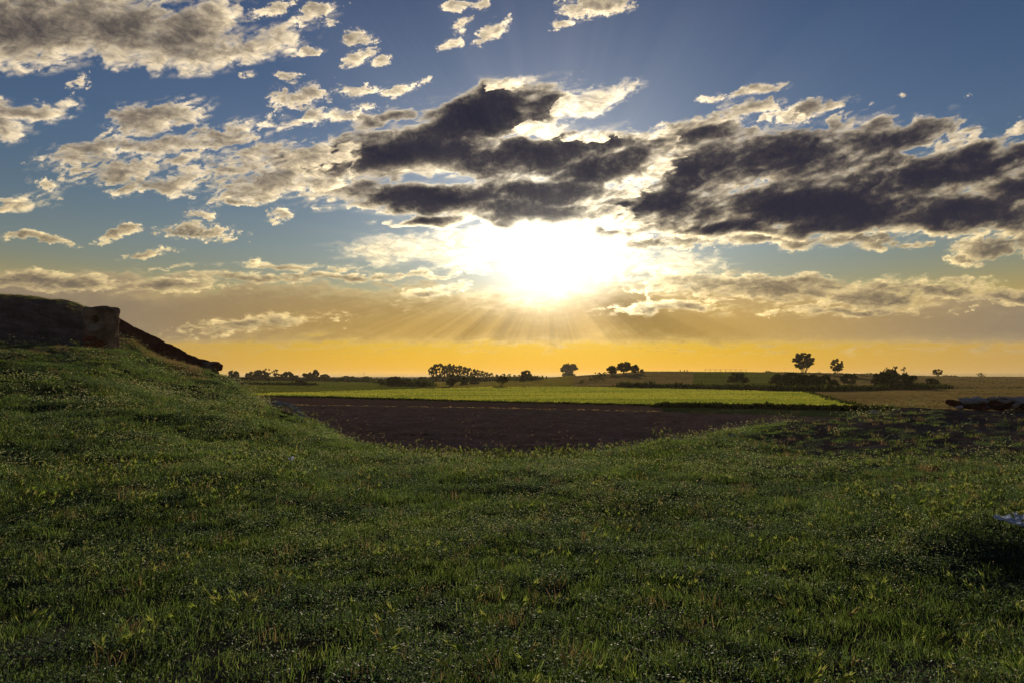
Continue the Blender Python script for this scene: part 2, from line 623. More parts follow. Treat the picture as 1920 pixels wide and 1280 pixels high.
def field(name, top, bot, mat, off, rows=40, cols=140, rough=0.0, name_kind='structure'):
    """a field whose far and near edges are given as sight lines on the far ground"""
    tx, ty = zip(*top)
    bx, by = zip(*bot)
    T = np.array([hit_far(px, np.interp(px, tx, ty)) for px in np.linspace(tx[0], tx[-1], cols)])
    B = np.array([hit_far(px, np.interp(px, bx, by)) for px in np.linspace(bx[0], bx[-1], cols)])
    s = np.linspace(0, 1, rows)[:, None, None]
    P = B[None] * (1 - s) + T[None] * s
    x, y = P[..., 0], P[..., 1]
    z = far_z(x, y) + off
    if rough:
        z = z + rough * (fbm(x / .9, y / .9, 4, 4, .6) + .5) + (.045 * np.sin((y + .06 * x + .5 * fbm(x / 14, y / 14, 2, 2)) * 5.2) if rough > .1 else 0)
    me = mesh_np(name, np.stack([x, y, z], -1).reshape(-1, 3), grid_faces(rows, cols))
    return tag(link(name, me, mat), kind=name_kind)


field('ploughed_field', [(380, 744), (555, 760), (960, 767), (1250, 774), (1600, 785)], [(300, 800), (900, 895), (1300, 870), (1700, 800)], MAT['plough'], .04, 420, 420, .16)
field('fallow_strip', [(440, 741), (555, 745.5), (960, 755), (1235, 761)], [(440, 752), (555, 760), (960, 766.6), (1248, 774)], MAT['fallow'], .03, 60, 160, .05)
field('grass_strip', [(1236, 763.5), (1450, 767), (1640, 770), (1760, 772)], [(1249, 774), (1450, 780), (1640, 788), (1760, 790)], MAT['pasture'], .05, 12, 60)
field('left_pasture', [(380, 711), (600, 713.5), (800, 721)], [(380, 741), (600, 737), (800, 728.5)], MAT['pasture'], .06, 40, 80)
field('cereal_field', [(470, 740.5), (600, 736.5), (760, 731), (900, 727), (1080, 726), (1300, 730.5), (1505, 737)],
      [(470, 741), (600, 744), (800, 750), (960, 754.5), (1200, 760), (1450, 765), (1620, 769)], MAT['pasture'], .08, 50, 100)
field('stubble_field', [(1510, 733), (1700, 729), (2000, 727)], [(1625, 769.5), (1800, 774), (2050, 778)], MAT['tan'], .05, 40, 60)
field('hill_pasture', [(1300, 698), (1370, 698.3), (1450, 699.5)], [(1290, 727), (1370, 727), (1460, 728)], MAT['pasture'], .07, 40, 40)

# ------------------------------------------------------------------ clouds: relief shells emitting painted sunlight and shade, far beyond everything else
m, out = newmat('cloud emission')
ge = N.nt.nodes.new('ShaderNodeNewGeometry')
pos = N(ge.outputs['Position'])
d = VM('NORMALIZE', pos)
ang, el, fan = sun_angles(d)
tau = attr('thickness')
path = attr('sun_path')
air = attr('air')
nf = noise(d, 140.0, 6, 0.68, .6)
nf2 = noise(d, 420.0, 3, 0.6)
tn = M('MAXIMUM', tau * (0.35 + 1.3 * nf) + (nf2 - 0.5) * 0.22 * smooth(tau, 0, .3), 0.0)
alpha = 1.0 - exp(tn * -3.4)
near = exp(M('POWER', ang / 9.0, 1.3) * -1.0)
sunI = 1.22 + 4.8 * near
thin = exp(tn * -1.7) * 0.5 + exp(path * -1.7 - tn * 0.45) * 0.62
sunc = mixc(smooth(el, 4, 18), (.96, .71, .29), (1.0, .79, .48))
sunc = mixc(near, sunc, (1.0, .90, .66))
mott = noise(VM('MULTIPLY', d, (1.0, 1.0, 2.4)), 46.0, 5, 0.6, .8)
lit = VM('SCALE', sunc, sunI * thin * (0.62 + 1.15 * smooth(mott, .28, .75)))
amb = mixc(smooth(tn, 0.5, 2.2), (.056, .052, .060), (.023, .023, .040))
body = VM('ADD', lit, amb)
# painted airlight over the more distant clouds, then sun glare and shafts over all
airc = mixc(smooth(el, 3.0, 9.5), (.60, .37, .085), (.47, .36, .195))
airc = mixc(smooth(ang, 12, 38), airc, (.32, .245, .16))
airI = 1.0 + 2.8 * exp(ang / -2.2) + (fan - 0.45) * 1.15 * exp(ang / -13.0) * smooth(ang, 3.0, 8.0)
airl = VM('SCALE', airc, airI)
body = mixc(air, body, airl)
body = VM('ADD', body, VM('SCALE', (1, .9, .72), (.18 + .8 * air) * exp(M('POWER', ang / 4.2, 1.8) * -1.0) + (fan - .4) * .03 * exp(ang / -14.0)))
em = N.nt.nodes.new('ShaderNodeEmission')
put(em.inputs[0], body)
tr = shader('ShaderNodeBsdfTransparent', Color=(1, 1, 1))
put(out.inputs[0], mixs(alpha, tr, N(em.outputs[0])))
CLOUD = m
try:
    CLOUD.cycles.emission_sampling = 'NONE'
except Exception:
    pass

SX, SY = 1030.0, 488.0


def bilin(a, fx, fy):
    h, w = a.shape
    fx = np.clip(fx, 0, w - 1.001)
    fy = np.clip(fy, 0, h - 1.001)
    x0 = fx.astype(int)
    y0 = fy.astype(int)
    u = fx - x0
    v = fy - y0
    return (a[y0, x0] * (1 - u) + a[y0, x0 + 1] * u) * (1 - v) + (a[y0 + 1, x0] * (1 - u) + a[y0 + 1, x0 + 1] * u) * v


CLOUDS = []


def cloud(label, box, blobs, R0, seed, na=0.9, scale=120.0, stretch=2.2, rot=-12.0, k=2.0, p=1.35, air=0.0, step=2.0,
          bias=0.0, oct=6, gain=0.55, flat_base=None, kmax=4.0, name='cloud', kind=None, cat='cloud', veil=1.0):
    x0, x1, y0, y1 = box
    gx, gy = np.meshgrid(np.arange(x0, x1 + step, step), np.arange(y0, y1 + step, step))
    ca, sa = math.cos(math.radians(rot)), math.sin(math.radians(rot))
    wx = gx + 22 * fbm(gx / 90, gy / 60, seed + 50, 3)
    wy = gy + 14 * fbm(gx / 90, gy / 60, seed + 60, 3)
    B = np.full(gx.shape, -2.0)
    for b in blobs:
        cx, cy_, rx, ry, br = b[:5]
        am = b[5] if len(b) > 5 else 1.0
        c_, s_ = math.cos(math.radians(br)), math.sin(math.radians(br))
        dx, dy = wx - cx, wy - cy_
        u = (dx * c_ + dy * s_) / rx
        v = (-dx * s_ + dy * c_) / ry
        B = np.maximum(B, am * (1.0 - np.sqrt(u * u + v * v)) + (am - 1) * 0.0)
    u = (gx * ca + gy * sa) / scale / stretch
    v = (-gx * sa + gy * ca) / scale
    q1 = fbm(u * 1.3, v * 1.3, seed + 3, 3)
    f = fbm(u + .45 * q1, v + .35 * q1, seed, oct, gain)
    bil = 1.0 - 2.2 * np.abs(fbm(u * 2.1 + .3 * q1, v * 2.1, seed + 9, 4, .55))       # billows
    D = B + na * (0.75 * f + 0.28 * (bil - .45)) + bias
    if flat_base is not None:
        by, soft = flat_base
        D = np.minimum(D, (by + 3.0 * fbm(gx / 60, gx * 0, seed + 4, 4) - gy) / soft)
    T = kmax * (1 - np.exp(-k * np.clip(D, 0, None) ** p / kmax))
    wisp = np.clip(fbm(u * 3.1 + .6 * q1, v * 4.5 + .4 * q1, seed + 31, 5, .6) + .12, 0, 1)
    T = T + .55 * np.clip(B + na * .35 * q1 + .42, 0, 1) ** 1.5 * wisp ** 1.3 * (1 - np.clip(T, 0, 1)) * veil
    ex = np.minimum(np.minimum(gx - x0, x1 - gx) / 30.0, np.minimum(gy - y0, y1 - gy) / 14.0)
    T = T * np.clip(ex, 0, 1)
    # vapour between each point and the sun
    lx, ly = SX - gx, SY - gy
    ln = np.sqrt(lx * lx + ly * ly) + 1e-6
    P = np.zeros_like(T)
    fx, fy = (gx - x0) / step, (gy - y0) / step
    for s in (7, 15, 25, 38, 54):
        s2 = np.minimum(s, ln)
        P += bilin(T, fx + lx / ln * s2 / step, fy + ly / ln * s2 / step) * .28
    d = np.stack([(gx - 960) / F, CP - (640 - gy) / F * SP, SP + (640 - gy) / F * CP], -1)
    d /= np.linalg.norm(d, axis=-1, keepdims=True)
    Rr = R0 * (1 - 0.035 * np.tanh(T * .8))
    V = CAM + d * Rr[..., None]
    on = T > 0.004
    kf = on[:-1, :-1] | on[1:, :-1] | on[:-1, 1:] | on[1:, 1:]
    q = grid_faces(*T.shape, keep=kf)
    V2, q2, at2 = compact(V.reshape(-1, 3), q, {'thickness': T, 'sun_path': P, 'air': np.full(T.shape, air)})
    me = mesh_np(name, V2, q2, True, at2)
    o = link(name, me, CLOUD)
    tag(o, label, cat, 'clouds in the evening sky' if kind is None else None, kind)
    return o


cloud('long low tan cloud bank with flat base just above the golden horizon', (-1300, 3200, 488, 672),
      [(330, 592, 900, 66, 0, 1.3), (-100, 575, 600, 62, 0, 1.2), (900, 610, 560, 50, 0, 1.3), (1250, 592, 420, 66, 0, 1.35), (1460, 600, 420, 78, 2, 1.3), (1800, 608, 520, 60, 2, 1.25), (2200, 610, 420, 60, 2, 1.2), (-700, 590, 560, 56, 0, 1.2), (2750, 612, 420, 50, 0, 1.2), (560, 642, 150, 10, 0, 1.1), (1090, 640, 110, 9, 0, 1.1), (1860, 640, 120, 10, 0, 1.1)],
      26000, 11, na=.62, scale=46, stretch=3.4, rot=-4, k=2.6, air=.80, flat_base=(645, 26), step=2.0, kmax=3.0, bias=.04)
cloud('cream and gold cloud streaks along the top of the low bank', (900, 2300, 488, 664),
      [(1350, 530, 190, 22, 2), (1480, 548, 250, 26, 3), (1250, 575, 120, 12, -3), (1620, 552, 190, 26, 2), (1760, 545, 130, 26, 3), (1900, 560, 120, 16, 0), (1560, 585, 160, 9, 0, .8), (2100, 560, 160, 20, 0)],
      23000, 23, na=1.15, scale=34, stretch=2.6, rot=-8, k=2.6, p=1.6, gain=.6, air=.20, step=2.0, kmax=1.6, bias=-.05)
cloud('pale ragged cloud streaks edging the left of the low bank', (-420, 960, 490, 668),
      [(90, 527, 260, 19, 1), (300, 532, 130, 15, 2), (-200, 525, 260, 22, 0), (480, 522, 150, 9, 0), (640, 516, 140, 7, 0, .9), (800, 512, 150, 7, 0), (470, 610, 150, 14, -5, .7), (810, 553, 60, 14, -14, .8), (500, 498, 150, 7, 0, .6)],
      23500, 31, na=1.15, scale=30, stretch=2.8, rot=-3, k=2.6, p=1.6, gain=.6, air=.25, step=2.0, kmax=1.5, bias=-.05)
cloud('dark slate cloud with silver edges right above the sun', (480, 1330, 130, 470),
      [(905, 222, 175, 62, -17, 1.5), (790, 285, 220, 52, -6, 1.4), (1010, 285, 210, 44, -6, 1.3), (1120, 320, 130, 50, -15, 1.0), (830, 372, 300, 33, 3, 1.3), (1010, 360, 170, 36, 0, 1.3), (990, 400, 240, 26, 5, 1.2), (620, 295, 110, 32, -8, .8), (730, 218, 60, 18, -15, .9), (1150, 265, 80, 22, 10, .8), (800, 415, 90, 10, -4, .9)],
      15000, 42, na=.72, scale=66, stretch=2.3, rot=-14, k=5.6, p=1.35, kmax=4.2)
cloud('brilliant white cloud scrap upper right of the dark cloud', (860, 1240, 135, 300),
      [(1120, 188, 88, 22, -22, 1), (1040, 200, 40, 20, -20, .9), (945, 162, 55, 13, -12, .9), (1180, 165, 30, 12, -20, .7), (1010, 240, 50, 20, -10, .8), (1100, 262, 60, 12, 0, .6)],
      14600, 51, na=.6, scale=40, stretch=1.8, rot=-20, k=.9, kmax=.9)
cloud('wide dark cloud bank filling the right of the sky', (1040, 2360, 190, 480),
      [(1330, 320, 190, 66, -12, 1.2), (1230, 392, 190, 50, -4, 1.5), (1480, 300, 230, 66, -10, 1.25), (1560, 385, 330, 58, 3, 1.7), (1720, 330, 260, 60, -10, 1.5), (1800, 400, 240, 46, 4, 1.6), (1640, 265, 190, 40, -6, 1.15), (1880, 300, 130, 22, -20, 1.3), (1920, 350, 120, 50, -10, 1.4), (1380, 430, 190, 20, 0, 1.1), (2100, 360, 260, 70, -8, 1.4), (1290, 262, 90, 22, -12, .8)],
      16000, 64, na=1.06, scale=60, stretch=2.6, rot=-20, k=3.9, p=1.3, kmax=4.2)
cloud('cream fringe of cloud below and above the dark bank', (1080, 2300, 150, 505),
      [(1300, 240, 100, 17, -14), (1510, 208, 80, 15, -16), (1410, 205, 60, 17, -8), (1410, 170, 60, 8, -15, .7), (1460, 452, 120, 15, 0), (1600, 452, 120, 14, 0), (1250, 452, 130, 14, 4), (1870, 462, 80, 24, -10), (1800, 488, 30, 8, -10, .8), (1950, 440, 90, 30, -10), (2150, 460, 150, 25, 0), (1700, 455, 30, 7, 0, .8), (1350, 185, 40, 7, -10, .6)],
      17500, 77, na=1.15, scale=34, stretch=2.0, rot=-18, k=3.4, p=1.7, air=.06, kmax=1.3, bias=.04, gain=.62)
cloud('large cream cloud with grey underside in the upper left corner', (-420, 660, -160, 150),
      [(40, 55, 250, 78, -8, 1.5), (220, 60, 150, 60, 0, 1.2), (350, 70, 115, 72, -12, 1.2), (-200, 60, 260, 90, 0, 1.4), (460, 90, 110, 30, -15, .7), (520, 60, 80, 16, -20, .6), (60, -60, 300, 80, -8, 1.4)],
      13000, 85, na=.95, scale=70, stretch=1.7, rot=-18, k=2.5, p=1.7, kmax=1.55, bias=.03, gain=.6)
cloud('broken cream cloud field with soft ribs at mid left', (-100, 680, 165, 400),
      [(300, 220, 95, 30, -12, 1.2), (250, 280, 150, 22, -6, .95), (360, 270, 130, 17, -10, .85), (230, 318, 120, 18, -8, .9), (400, 320, 130, 25, -10, .9), (330, 345, 90, 17, -5, .8), (520, 330, 130, 38, -12, 1.0), (560, 230, 80, 15, -10, .85), (460, 240, 60, 12, -10, .6), (600, 300, 70, 24, -10, .8), (40, 380, 40, 10, -10, .3), (180, 285, 70, 14, -10, .9), (330, 300, 90, 14, -8, .9), (470, 285, 90, 14, -10, .9), (450, 350, 80, 14, -4, .8), (600, 345, 90, 16, -6, .9), (140, 310, 50, 10, -10, .8), (400, 245, 60, 12, -10, .7), (260, 350, 60, 10, -6, .7), (640, 270, 60, 16, -10, .9), (340, 205, 50, 12, -20, .8)],
      14000, 93, na=1.25, scale=36, stretch=2.2, rot=-18, k=3.2, p=1.8, kmax=1.05, bias=-.035, gain=.62)
cloud('small cream cloud with flat top at the left edge', (-260, 175, 170, 280),
      [(60, 212, 90, 22, -6, 1.2), (-60, 215, 110, 32, 0, 1.1), (10, 250, 40, 20, 10, .6), (-180, 220, 90, 30, 0, .8)],
      13500, 99, na=.8, scale=42, stretch=1.9, rot=-10, k=3.4, p=1.8, kmax=1.3, bias=.05, gain=.62)
cloud('added thin bright veil widening the sun glare to the left', (560, 1016, 405, 520),  # glowing veil added to stretch the round sun glare leftwards
      [(900, 462, 170, 42, -3, 1.0), (800, 470, 150, 30, 0, .8), (940, 440, 70, 24, 0, .9)],
      20000, 133, na=.5, scale=40, stretch=3.0, rot=-6, k=.8, p=1.3, kmax=.26, veil=.5)
cloud('added thin bright veil widening the sun glare to the right', (1046, 1420, 425, 530),  # its counterpart, added to stretch the glare rightwards
      [(1150, 478, 110, 36, 3, 1.0), (1240, 490, 120, 22, 4, .8)],
      20500, 141, na=.5, scale=40, stretch=3.0, rot=-6, k=.8, p=1.3, kmax=.26, veil=.5)
rs = np.random.RandomState(7)
puffs = [(1125, 12, 62, 20, 4, 1.1), (1060, 42, 24, 8, -10, .8), (850, 16, 22, 7, -10, .8), (898, 14, 18, 13, -30, .8), (930, 56, 32, 13, -32, .8), (858, 52, 14, 9, -30, .7), (850, 82, 22, 9, -20, .7), (590, 25, 42, 10, -18, .9), (620, 42, 16, 6, -10, .7), (668, 72, 26, 9, -5, .8), (662, 110, 32, 13, -16, .9), (712, 115, 14, 8, 0, .7), (565, 180, 46, 16, -6, .9), (680, 168, 44, 9, -15, .8), (757, 168, 30, 12, -10, .9), (475, 148, 16, 7, 0, .6), (565, 90, 28, 9, -8, .8), (545, 148, 14, 7, 0, .6), (370, 434, 62, 14, 0, .9), (230, 438, 28, 10, -14, .9), (62, 447, 74, 8, 4, .9), (450, 384, 28, 7, 4, .8), (520, 408, 17, 9, -5, .8), (15, 394, 18, 6, 0, .7), (90, 348, 18, 9, 0, .6), (280, 478, 40, 5, -3, .6), (475, 497, 16, 6, 0, .6), (380, 408, 22, 5, 0, .6), (150, 160, 16, 12, -50, .5), (1470, 205, 20, 8, -20, .5), (1795, 488, 26, 9, -15, .8), (1840, 498, 12, 6, 0, .7), (1680, 178, 8, 4, 0, .6), (1820, 178, 9, 4, -20, .6), (500, 20, 40, 12, -20, .6), (640, 215, 40, 10, -10, .6)]
cloud(None, (-60, 1900, -40, 505), puffs, 13300, 120, na=1.25, scale=20, stretch=1.8, rot=-20, k=3.6, p=1.7, kmax=1.1, bias=.06, gain=.62, name='small_clouds', kind='stuff', cat=None)

# ------------------------------------------------------------------ generic quads
def quads_mesh(name, C, U, Vv, tint, taper=1.0):
    """one quad per row: centre C, half axes U and Vv"""
    n = len(C)
    P = np.empty((n, 4, 3))
    P[:, 0] = C - U * 1 - Vv
    P[:, 1] = C + U * 1 - Vv
    P[:, 2] = C + U * taper + Vv
    P[:, 3] = C - U * taper + Vv
    return mesh_np(name, P.reshape(-1, 3), np.arange(n * 4).reshape(n, 4), False, {'tint': np.repeat(tint, 4)})


def rand_axes(rs, n, s, ratio=0.6):
    a = rs.normal(size=(n, 3))
    a /= np.linalg.norm(a, axis=1, keepdims=True)
    b = rs.normal(size=(n, 3))
    b -= a * np.sum(a * b, 1, keepdims=True)
    b /= np.linalg.norm(b, axis=1, keepdims=True)
    sc = s * rs.uniform(.6, 1.35, (n, 1))
    return a * sc, b * sc * ratio


# ------------------------------------------------------------------ cereal crop: sown rows of upright blades
def crop_rows():
    rs = np.random.RandomState(4)
    tx, ty = zip(*[(470, 740.5), (600, 736.5), (760, 731), (900, 727), (1080, 726), (1300, 730.5), (1505, 737), (1620, 768.5)])
    bx, by = zip(*[(470, 741), (600, 744), (800, 750), (960, 754.5), (1200, 760), (1450, 765), (1620, 769)])
    cols = np.linspace(470, 1619, 300)
    Ty = np.array([hit_far(p, np.interp(p, tx, ty))[1] for p in cols[::4]])
    By = np.array([hit_far(p, np.interp(p, bx, by))[1] for p in cols[::4]])
    sl_ = (cols[::4] - 960) / F
    Cs, Us, Vs, Ts = [], [], [], []
    Y = By.min()
    while Y < Ty.max():
        w = 0.5 * Y / 150
        x = np.arange(-.42 * Y, .55 * Y, w)
        x = x + rs.uniform(-.3, .3, x.size) * w
        y = Y + rs.uniform(-.15, .15, x.size) + 0.02 * x + 0.4 * np.sin(x / 31)
        s_ = x / y
        ok = (y > np.interp(s_, sl_, By)) & (y < np.interp(s_, sl_, Ty)) & (s_ > sl_[0]) & (s_ < sl_[-1])
        band = rs.uniform(-.22, .22)
        track = rs.uniform() < .16
        x, y = x[ok], y[ok]
        n = x.size
        if n:
            h = (0.22 if track else 0.42 + .25 * band) * (1 + .22 * rs.normal(size=n) * .5) * (1 + .25 * perlin(x / 19, y / 7, 3))
            z = far_z(x, y) + .08
            Cs.append(np.stack([x, y, z + h * .5], -1))
            aa = rs.uniform(-.7, .7, n)
            Us.append(np.stack([np.cos(aa) * w * .62, np.sin(aa) * w * .62, 0 * aa], -1))
            Vs.append(np.stack([0 * h, .12 * h, h * .5], -1))
            Ts.append(np.clip(.5 + band * 1.9 + .45 * perlin(x / 45, y / 12, 6) + rs.normal(size=n) * .12, 0, .999))
        Y += 1.05 * (Y / 140) ** .5
    me = quads_mesh('cereal_crop', np.concatenate(Cs), np.concatenate(Us), np.concatenate(Vs), np.concatenate(Ts), .5)
    tag(link('cereal_crop', me, MAT['crop']), 'bright green young cereal growing in long rows', 'crop', kind='stuff')


crop_rows()


def sward(name, top, bot, n, h, w, mat, seed, label=None):
    rs = np.random.RandomState(seed)
    tx, ty = zip(*top)
    bx, by = zip(*bot)
    cols = np.linspace(max(tx[0], bx[0]), min(tx[-1], bx[-1]), 50)
    T = np.array([hit_far(p, np.interp(p, tx, ty)) for p in cols])
    B = np.array([hit_far(p, np.interp(p, bx, by)) for p in cols])
    a, b = rs.uniform(0, 48.99, n), rs.uniform(0, 1, n) ** 1.3
    k = np.arange(50)
    x = np.interp(a, k, B[:, 0]) * (1 - b) + np.interp(a, k, T[:, 0]) * b
    y = np.interp(a, k, B[:, 1]) * (1 - b) + np.interp(a, k, T[:, 1]) * b
    hh = h * rs.uniform(.6, 1.3, n) * (1 + .4 * perlin(x / 25, y / 9, seed))
    al = rs.uniform(-.8, .8, n)
    ww = w * rs.uniform(.6, 1.4, n)
    C = np.stack([x, y, far_z(x, y) + hh * .5], -1)
    U = np.stack([np.cos(al) * ww, np.sin(al) * ww, 0 * al], -1)
    V = np.stack([0 * hh, .15 * hh, hh * .5], -1)
    tt = np.clip(.5 + .55 * perlin(x / 40, y / 16, seed + 1) + .12 * rs.normal(size=n), 0, .999)
    me = quads_mesh(name, C, U, V, tt, .6)
    tag(link(name, me, mat), label, None, kind='stuff')


sward('pasture_grass', [(385, 712), (600, 714), (800, 721)], [(385, 740), (600, 736.5), (800, 728.5)], 26000, .4, .55, MAT['sward'], 21)
sward('stubble', [(1512, 734), (1700, 730), (1960, 728)], [(1530, 745), (1625, 769), (1960, 777)], 34000, .35, .4, MAT['hay'], 22)
sward('hill_stubble', [(1070, 706), (1130, 703), (1200, 697), (1300, 697.5)], [(1075, 725), (1130, 725.5), (1200, 726), (1300, 729)], 26000, .45, .6, MAT['hay'], 23)
sward('hill_grass', [(1298, 697.5), (1380, 697.8), (1460, 699)], [(1298, 729), (1380, 730), (1460, 732)], 16000, .45, .6, MAT['sward'], 24)
sward('right_hill_stubble', [(1462, 699.5), (1600, 702), (1760, 706), (1960, 707)], [(1462, 732), (1600, 730), (1760, 728), (1960, 727)], 30000, .45, .6, MAT['hay'], 25)
sward('slope_grass', [(800, 716), (900, 716.5), (960, 713.5), (1020, 709.5), (1076, 705)], [(800, 728), (900, 726.5), (960, 726), (1020, 725.5), (1076, 725)], 22000, .45, .6, MAT['slope'], 26)


def tufts(name, line, depth, h, n, mat, seed, label, cat, off=0.0, wid=.35):
    """a band of rank growth along a line of sight-line points on the far ground"""
    rs = np.random.RandomState(seed)
    lx, ly = zip(*line)
    P = np.array([hit_far(p, np.interp(p, lx, ly)) for p in np.linspace(lx[0], lx[-1], 160)])
    t_ = rs.uniform(0, 159, n)
    x = np.interp(t_, np.arange(160), P[:, 0]) + rs.normal(size=n) * depth * .3
    y = np.interp(t_, np.arange(160), P[:, 1]) + rs.uniform(-.5, .5, n) * depth
    hh = h * rs.uniform(.4, 1.2, n) * (.75 + .6 * np.clip(perlin(t_ / 3.0, t_ * 0, seed) + .3, 0, 1))
    z = far_z(x, y) + off
    C = np.stack([x, y, z + hh * rs.uniform(.1, .6, n)], -1)
    a = rs.uniform(0, math.pi, n)
    U = np.stack([np.cos(a), np.sin(a), rs.normal(size=n) * .4], -1) * wid * rs.uniform(.5, 1.3, (n, 1))
    V = np.stack([rs.normal(size=n) * .2, rs.normal(size=n) * .2, np.ones(n)], -1) * (hh * .4)[:, None]
    me = quads_mesh(name, C, U, V, rs.uniform(0, .999, n), .3)
    return tag(link(name, me, mat), label, cat, kind='stuff')


tufts('grass_bank', [(1232, 763), (1450, 766.5), (1625, 770), (1680, 771)], 1.6, .75, 9000, MAT['weed'], 3, None, None)
tufts('hedge_bank', [(1165, 727), (1300, 730), (1500, 735.5), (1600, 734), (1770, 729.5)], 4.0, 2.0, 16000, MAT['weed'], 5, None, None, wid=.6)
tufts('field_margin', [(1508, 736), (1530, 742), (1560, 753), (1620, 768)], 1.0, .7, 4000, MAT['weed'], 6, None, None)
tufts('field_verge', [(470, 742.5), (600, 744.2), (800, 750.2), (960, 754.8), (1235, 760.8)], 1.0, .3, 6000, MAT['weed'], 7, None, None, wid=.3)
tufts('hedge_line', [(385, 713), (600, 714), (700, 716), (740, 722), (800, 726)], 6.0, 3.0, 9000, MAT['weed'], 8, None, None, wid=.9)
tufts('pasture_hedge', [(400, 721), (490, 721.5), (590, 723)], 3.0, 1.5, 4000, MAT['weed'], 9, None, None, wid=.7)
tufts('scrub_line', [(800, 713), (900, 714), (1000, 713)], 8.0, 3.0, 5000, MAT['weed'], 10, None, None, wid=.9)
tufts('crest_scrub', [(1440, 699), (1500, 700.5), (1600, 702.3), (1700, 704.2), (1790, 706)], 5.0, 1.0, 2600, MAT['weed'], 12, None, None, wid=.8)
tufts('dry_margin', [(553, 760.3), (560, 760.6), (960, 767), (1240, 773.6)], .5, .22, 4500, MAT['drygrass'], 14, None, None, wid=.2)


# ------------------------------------------------------------------ thin evening haze over the plain
bm = bmesh.new()
bmesh.ops.create_cube(bm, size=1.0)
hz = bpy.data.meshes.new('haze')
bm.to_mesh(hz)
bm.free()
m, out = newmat('evening haze')
pv = m.node_tree.nodes.new('ShaderNodeVolumePrincipled')
pv.inputs['Color'].default_value = (.95, .84, .62, 1)
pv.inputs['Density'].default_value = HAZE
pv.inputs['Anisotropy'].default_value = 0.3
m.node_tree.links.new(pv.outputs[0], out.inputs['Volume'])
ho = link('haze', hz, m)
ho.scale = (18400, 21400, 34)
ho.location = (0, 1500, 12)
tag(ho, kind='stuff')


# straw, clods and stones lying on the ploughed field
def field_litter():
    rs = np.random.RandomState(9)
    n = 6000
    y = np.exp(rs.uniform(math.log(34), math.log(96), n))
    x = rs.uniform(-.4, .42, n) * y
    keep = perlin(x / 6, y / 9, 3) > -.25
    x, y = x[keep], y[keep]
    n = x.size
    z = far_z(x, y) + .04 + .16 * (fbm(x / .9, y / .9, 4, 4, .6) + .5)
    U, V = rand_axes(rs, n, .032, .3)
    U *= (y / 60)[:, None] ** .5
    V[:, 2] = np.abs(V[:, 2]) + .02
    me = quads_mesh('field_straw', np.stack([x, y, z + .03], -1), U, V, rs.uniform(0, .999, n), .8)
    tag(link('field_straw', me, MAT['drygrass']), kind='stuff')


field_litter()

# ------------------------------------------------------------------ trees and bushes


def tube(bm, pts, rads, seg=6):
    prev = None
    for k, (p, r) in enumerate(zip(pts, rads)):
        p = Vector(p)
        if k < len(pts) - 1:
            t_ = (Vector(pts[k + 1]) - p).normalized()
        a = t_.orthogonal().normalized()
        b = t_.cross(a)
        ring = [bm.verts.new(p + (a * math.cos(2 * math.pi * q / seg) + b * math.sin(2 * math.pi * q / seg)) * r) for q in range(seg)]
        if prev:
            o = min(range(seg), key=lambda s: (ring[s].co - prev[0].co).length)
            ring = ring[o:] + ring[:o]
            for q in range(seg):
                bm.faces.new((prev[q], prev[(q + 1) % seg], ring[(q + 1) % seg], ring[q]))
        prev = ring
    return prev


def trunk_mesh(rs, base_h, top_h, spread, r0, limbs):
    bm = bmesh.new()
    lean = rs.normal(size=2) * .04
    pts = [(lean[0] * base_h * k, lean[1] * base_h * k, base_h * k / 2 - .25) for k in (0, 1, 2)]
    tube(bm, pts, [r0 * 1.35, r0, r0 * .85], 7)
    for q in range(limbs):
        a = q * 2.4 + rs.uniform(-.4, .4)
        e = Vector((math.cos(a) * spread * rs.uniform(.4, .9), math.sin(a) * spread * rs.uniform(.4, .9), top_h * rs.uniform(.55, .95)))
        s_ = Vector(pts[2])
        mid = s_.lerp(e, .5) + Vector((0, 0, -.08 * top_h)) + Vector(rs.normal(size=3)) * .08 * spread
        tube(bm, [s_ - Vector((0, 0, .15)), mid, e], [r0 * .6, r0 * .36, r0 * .08], 5)
    me = bpy.data.meshes.new('trunk')
    bm.to_mesh(me)
    bm.free()
    me.materials.append(MAT['bark'])
    return me


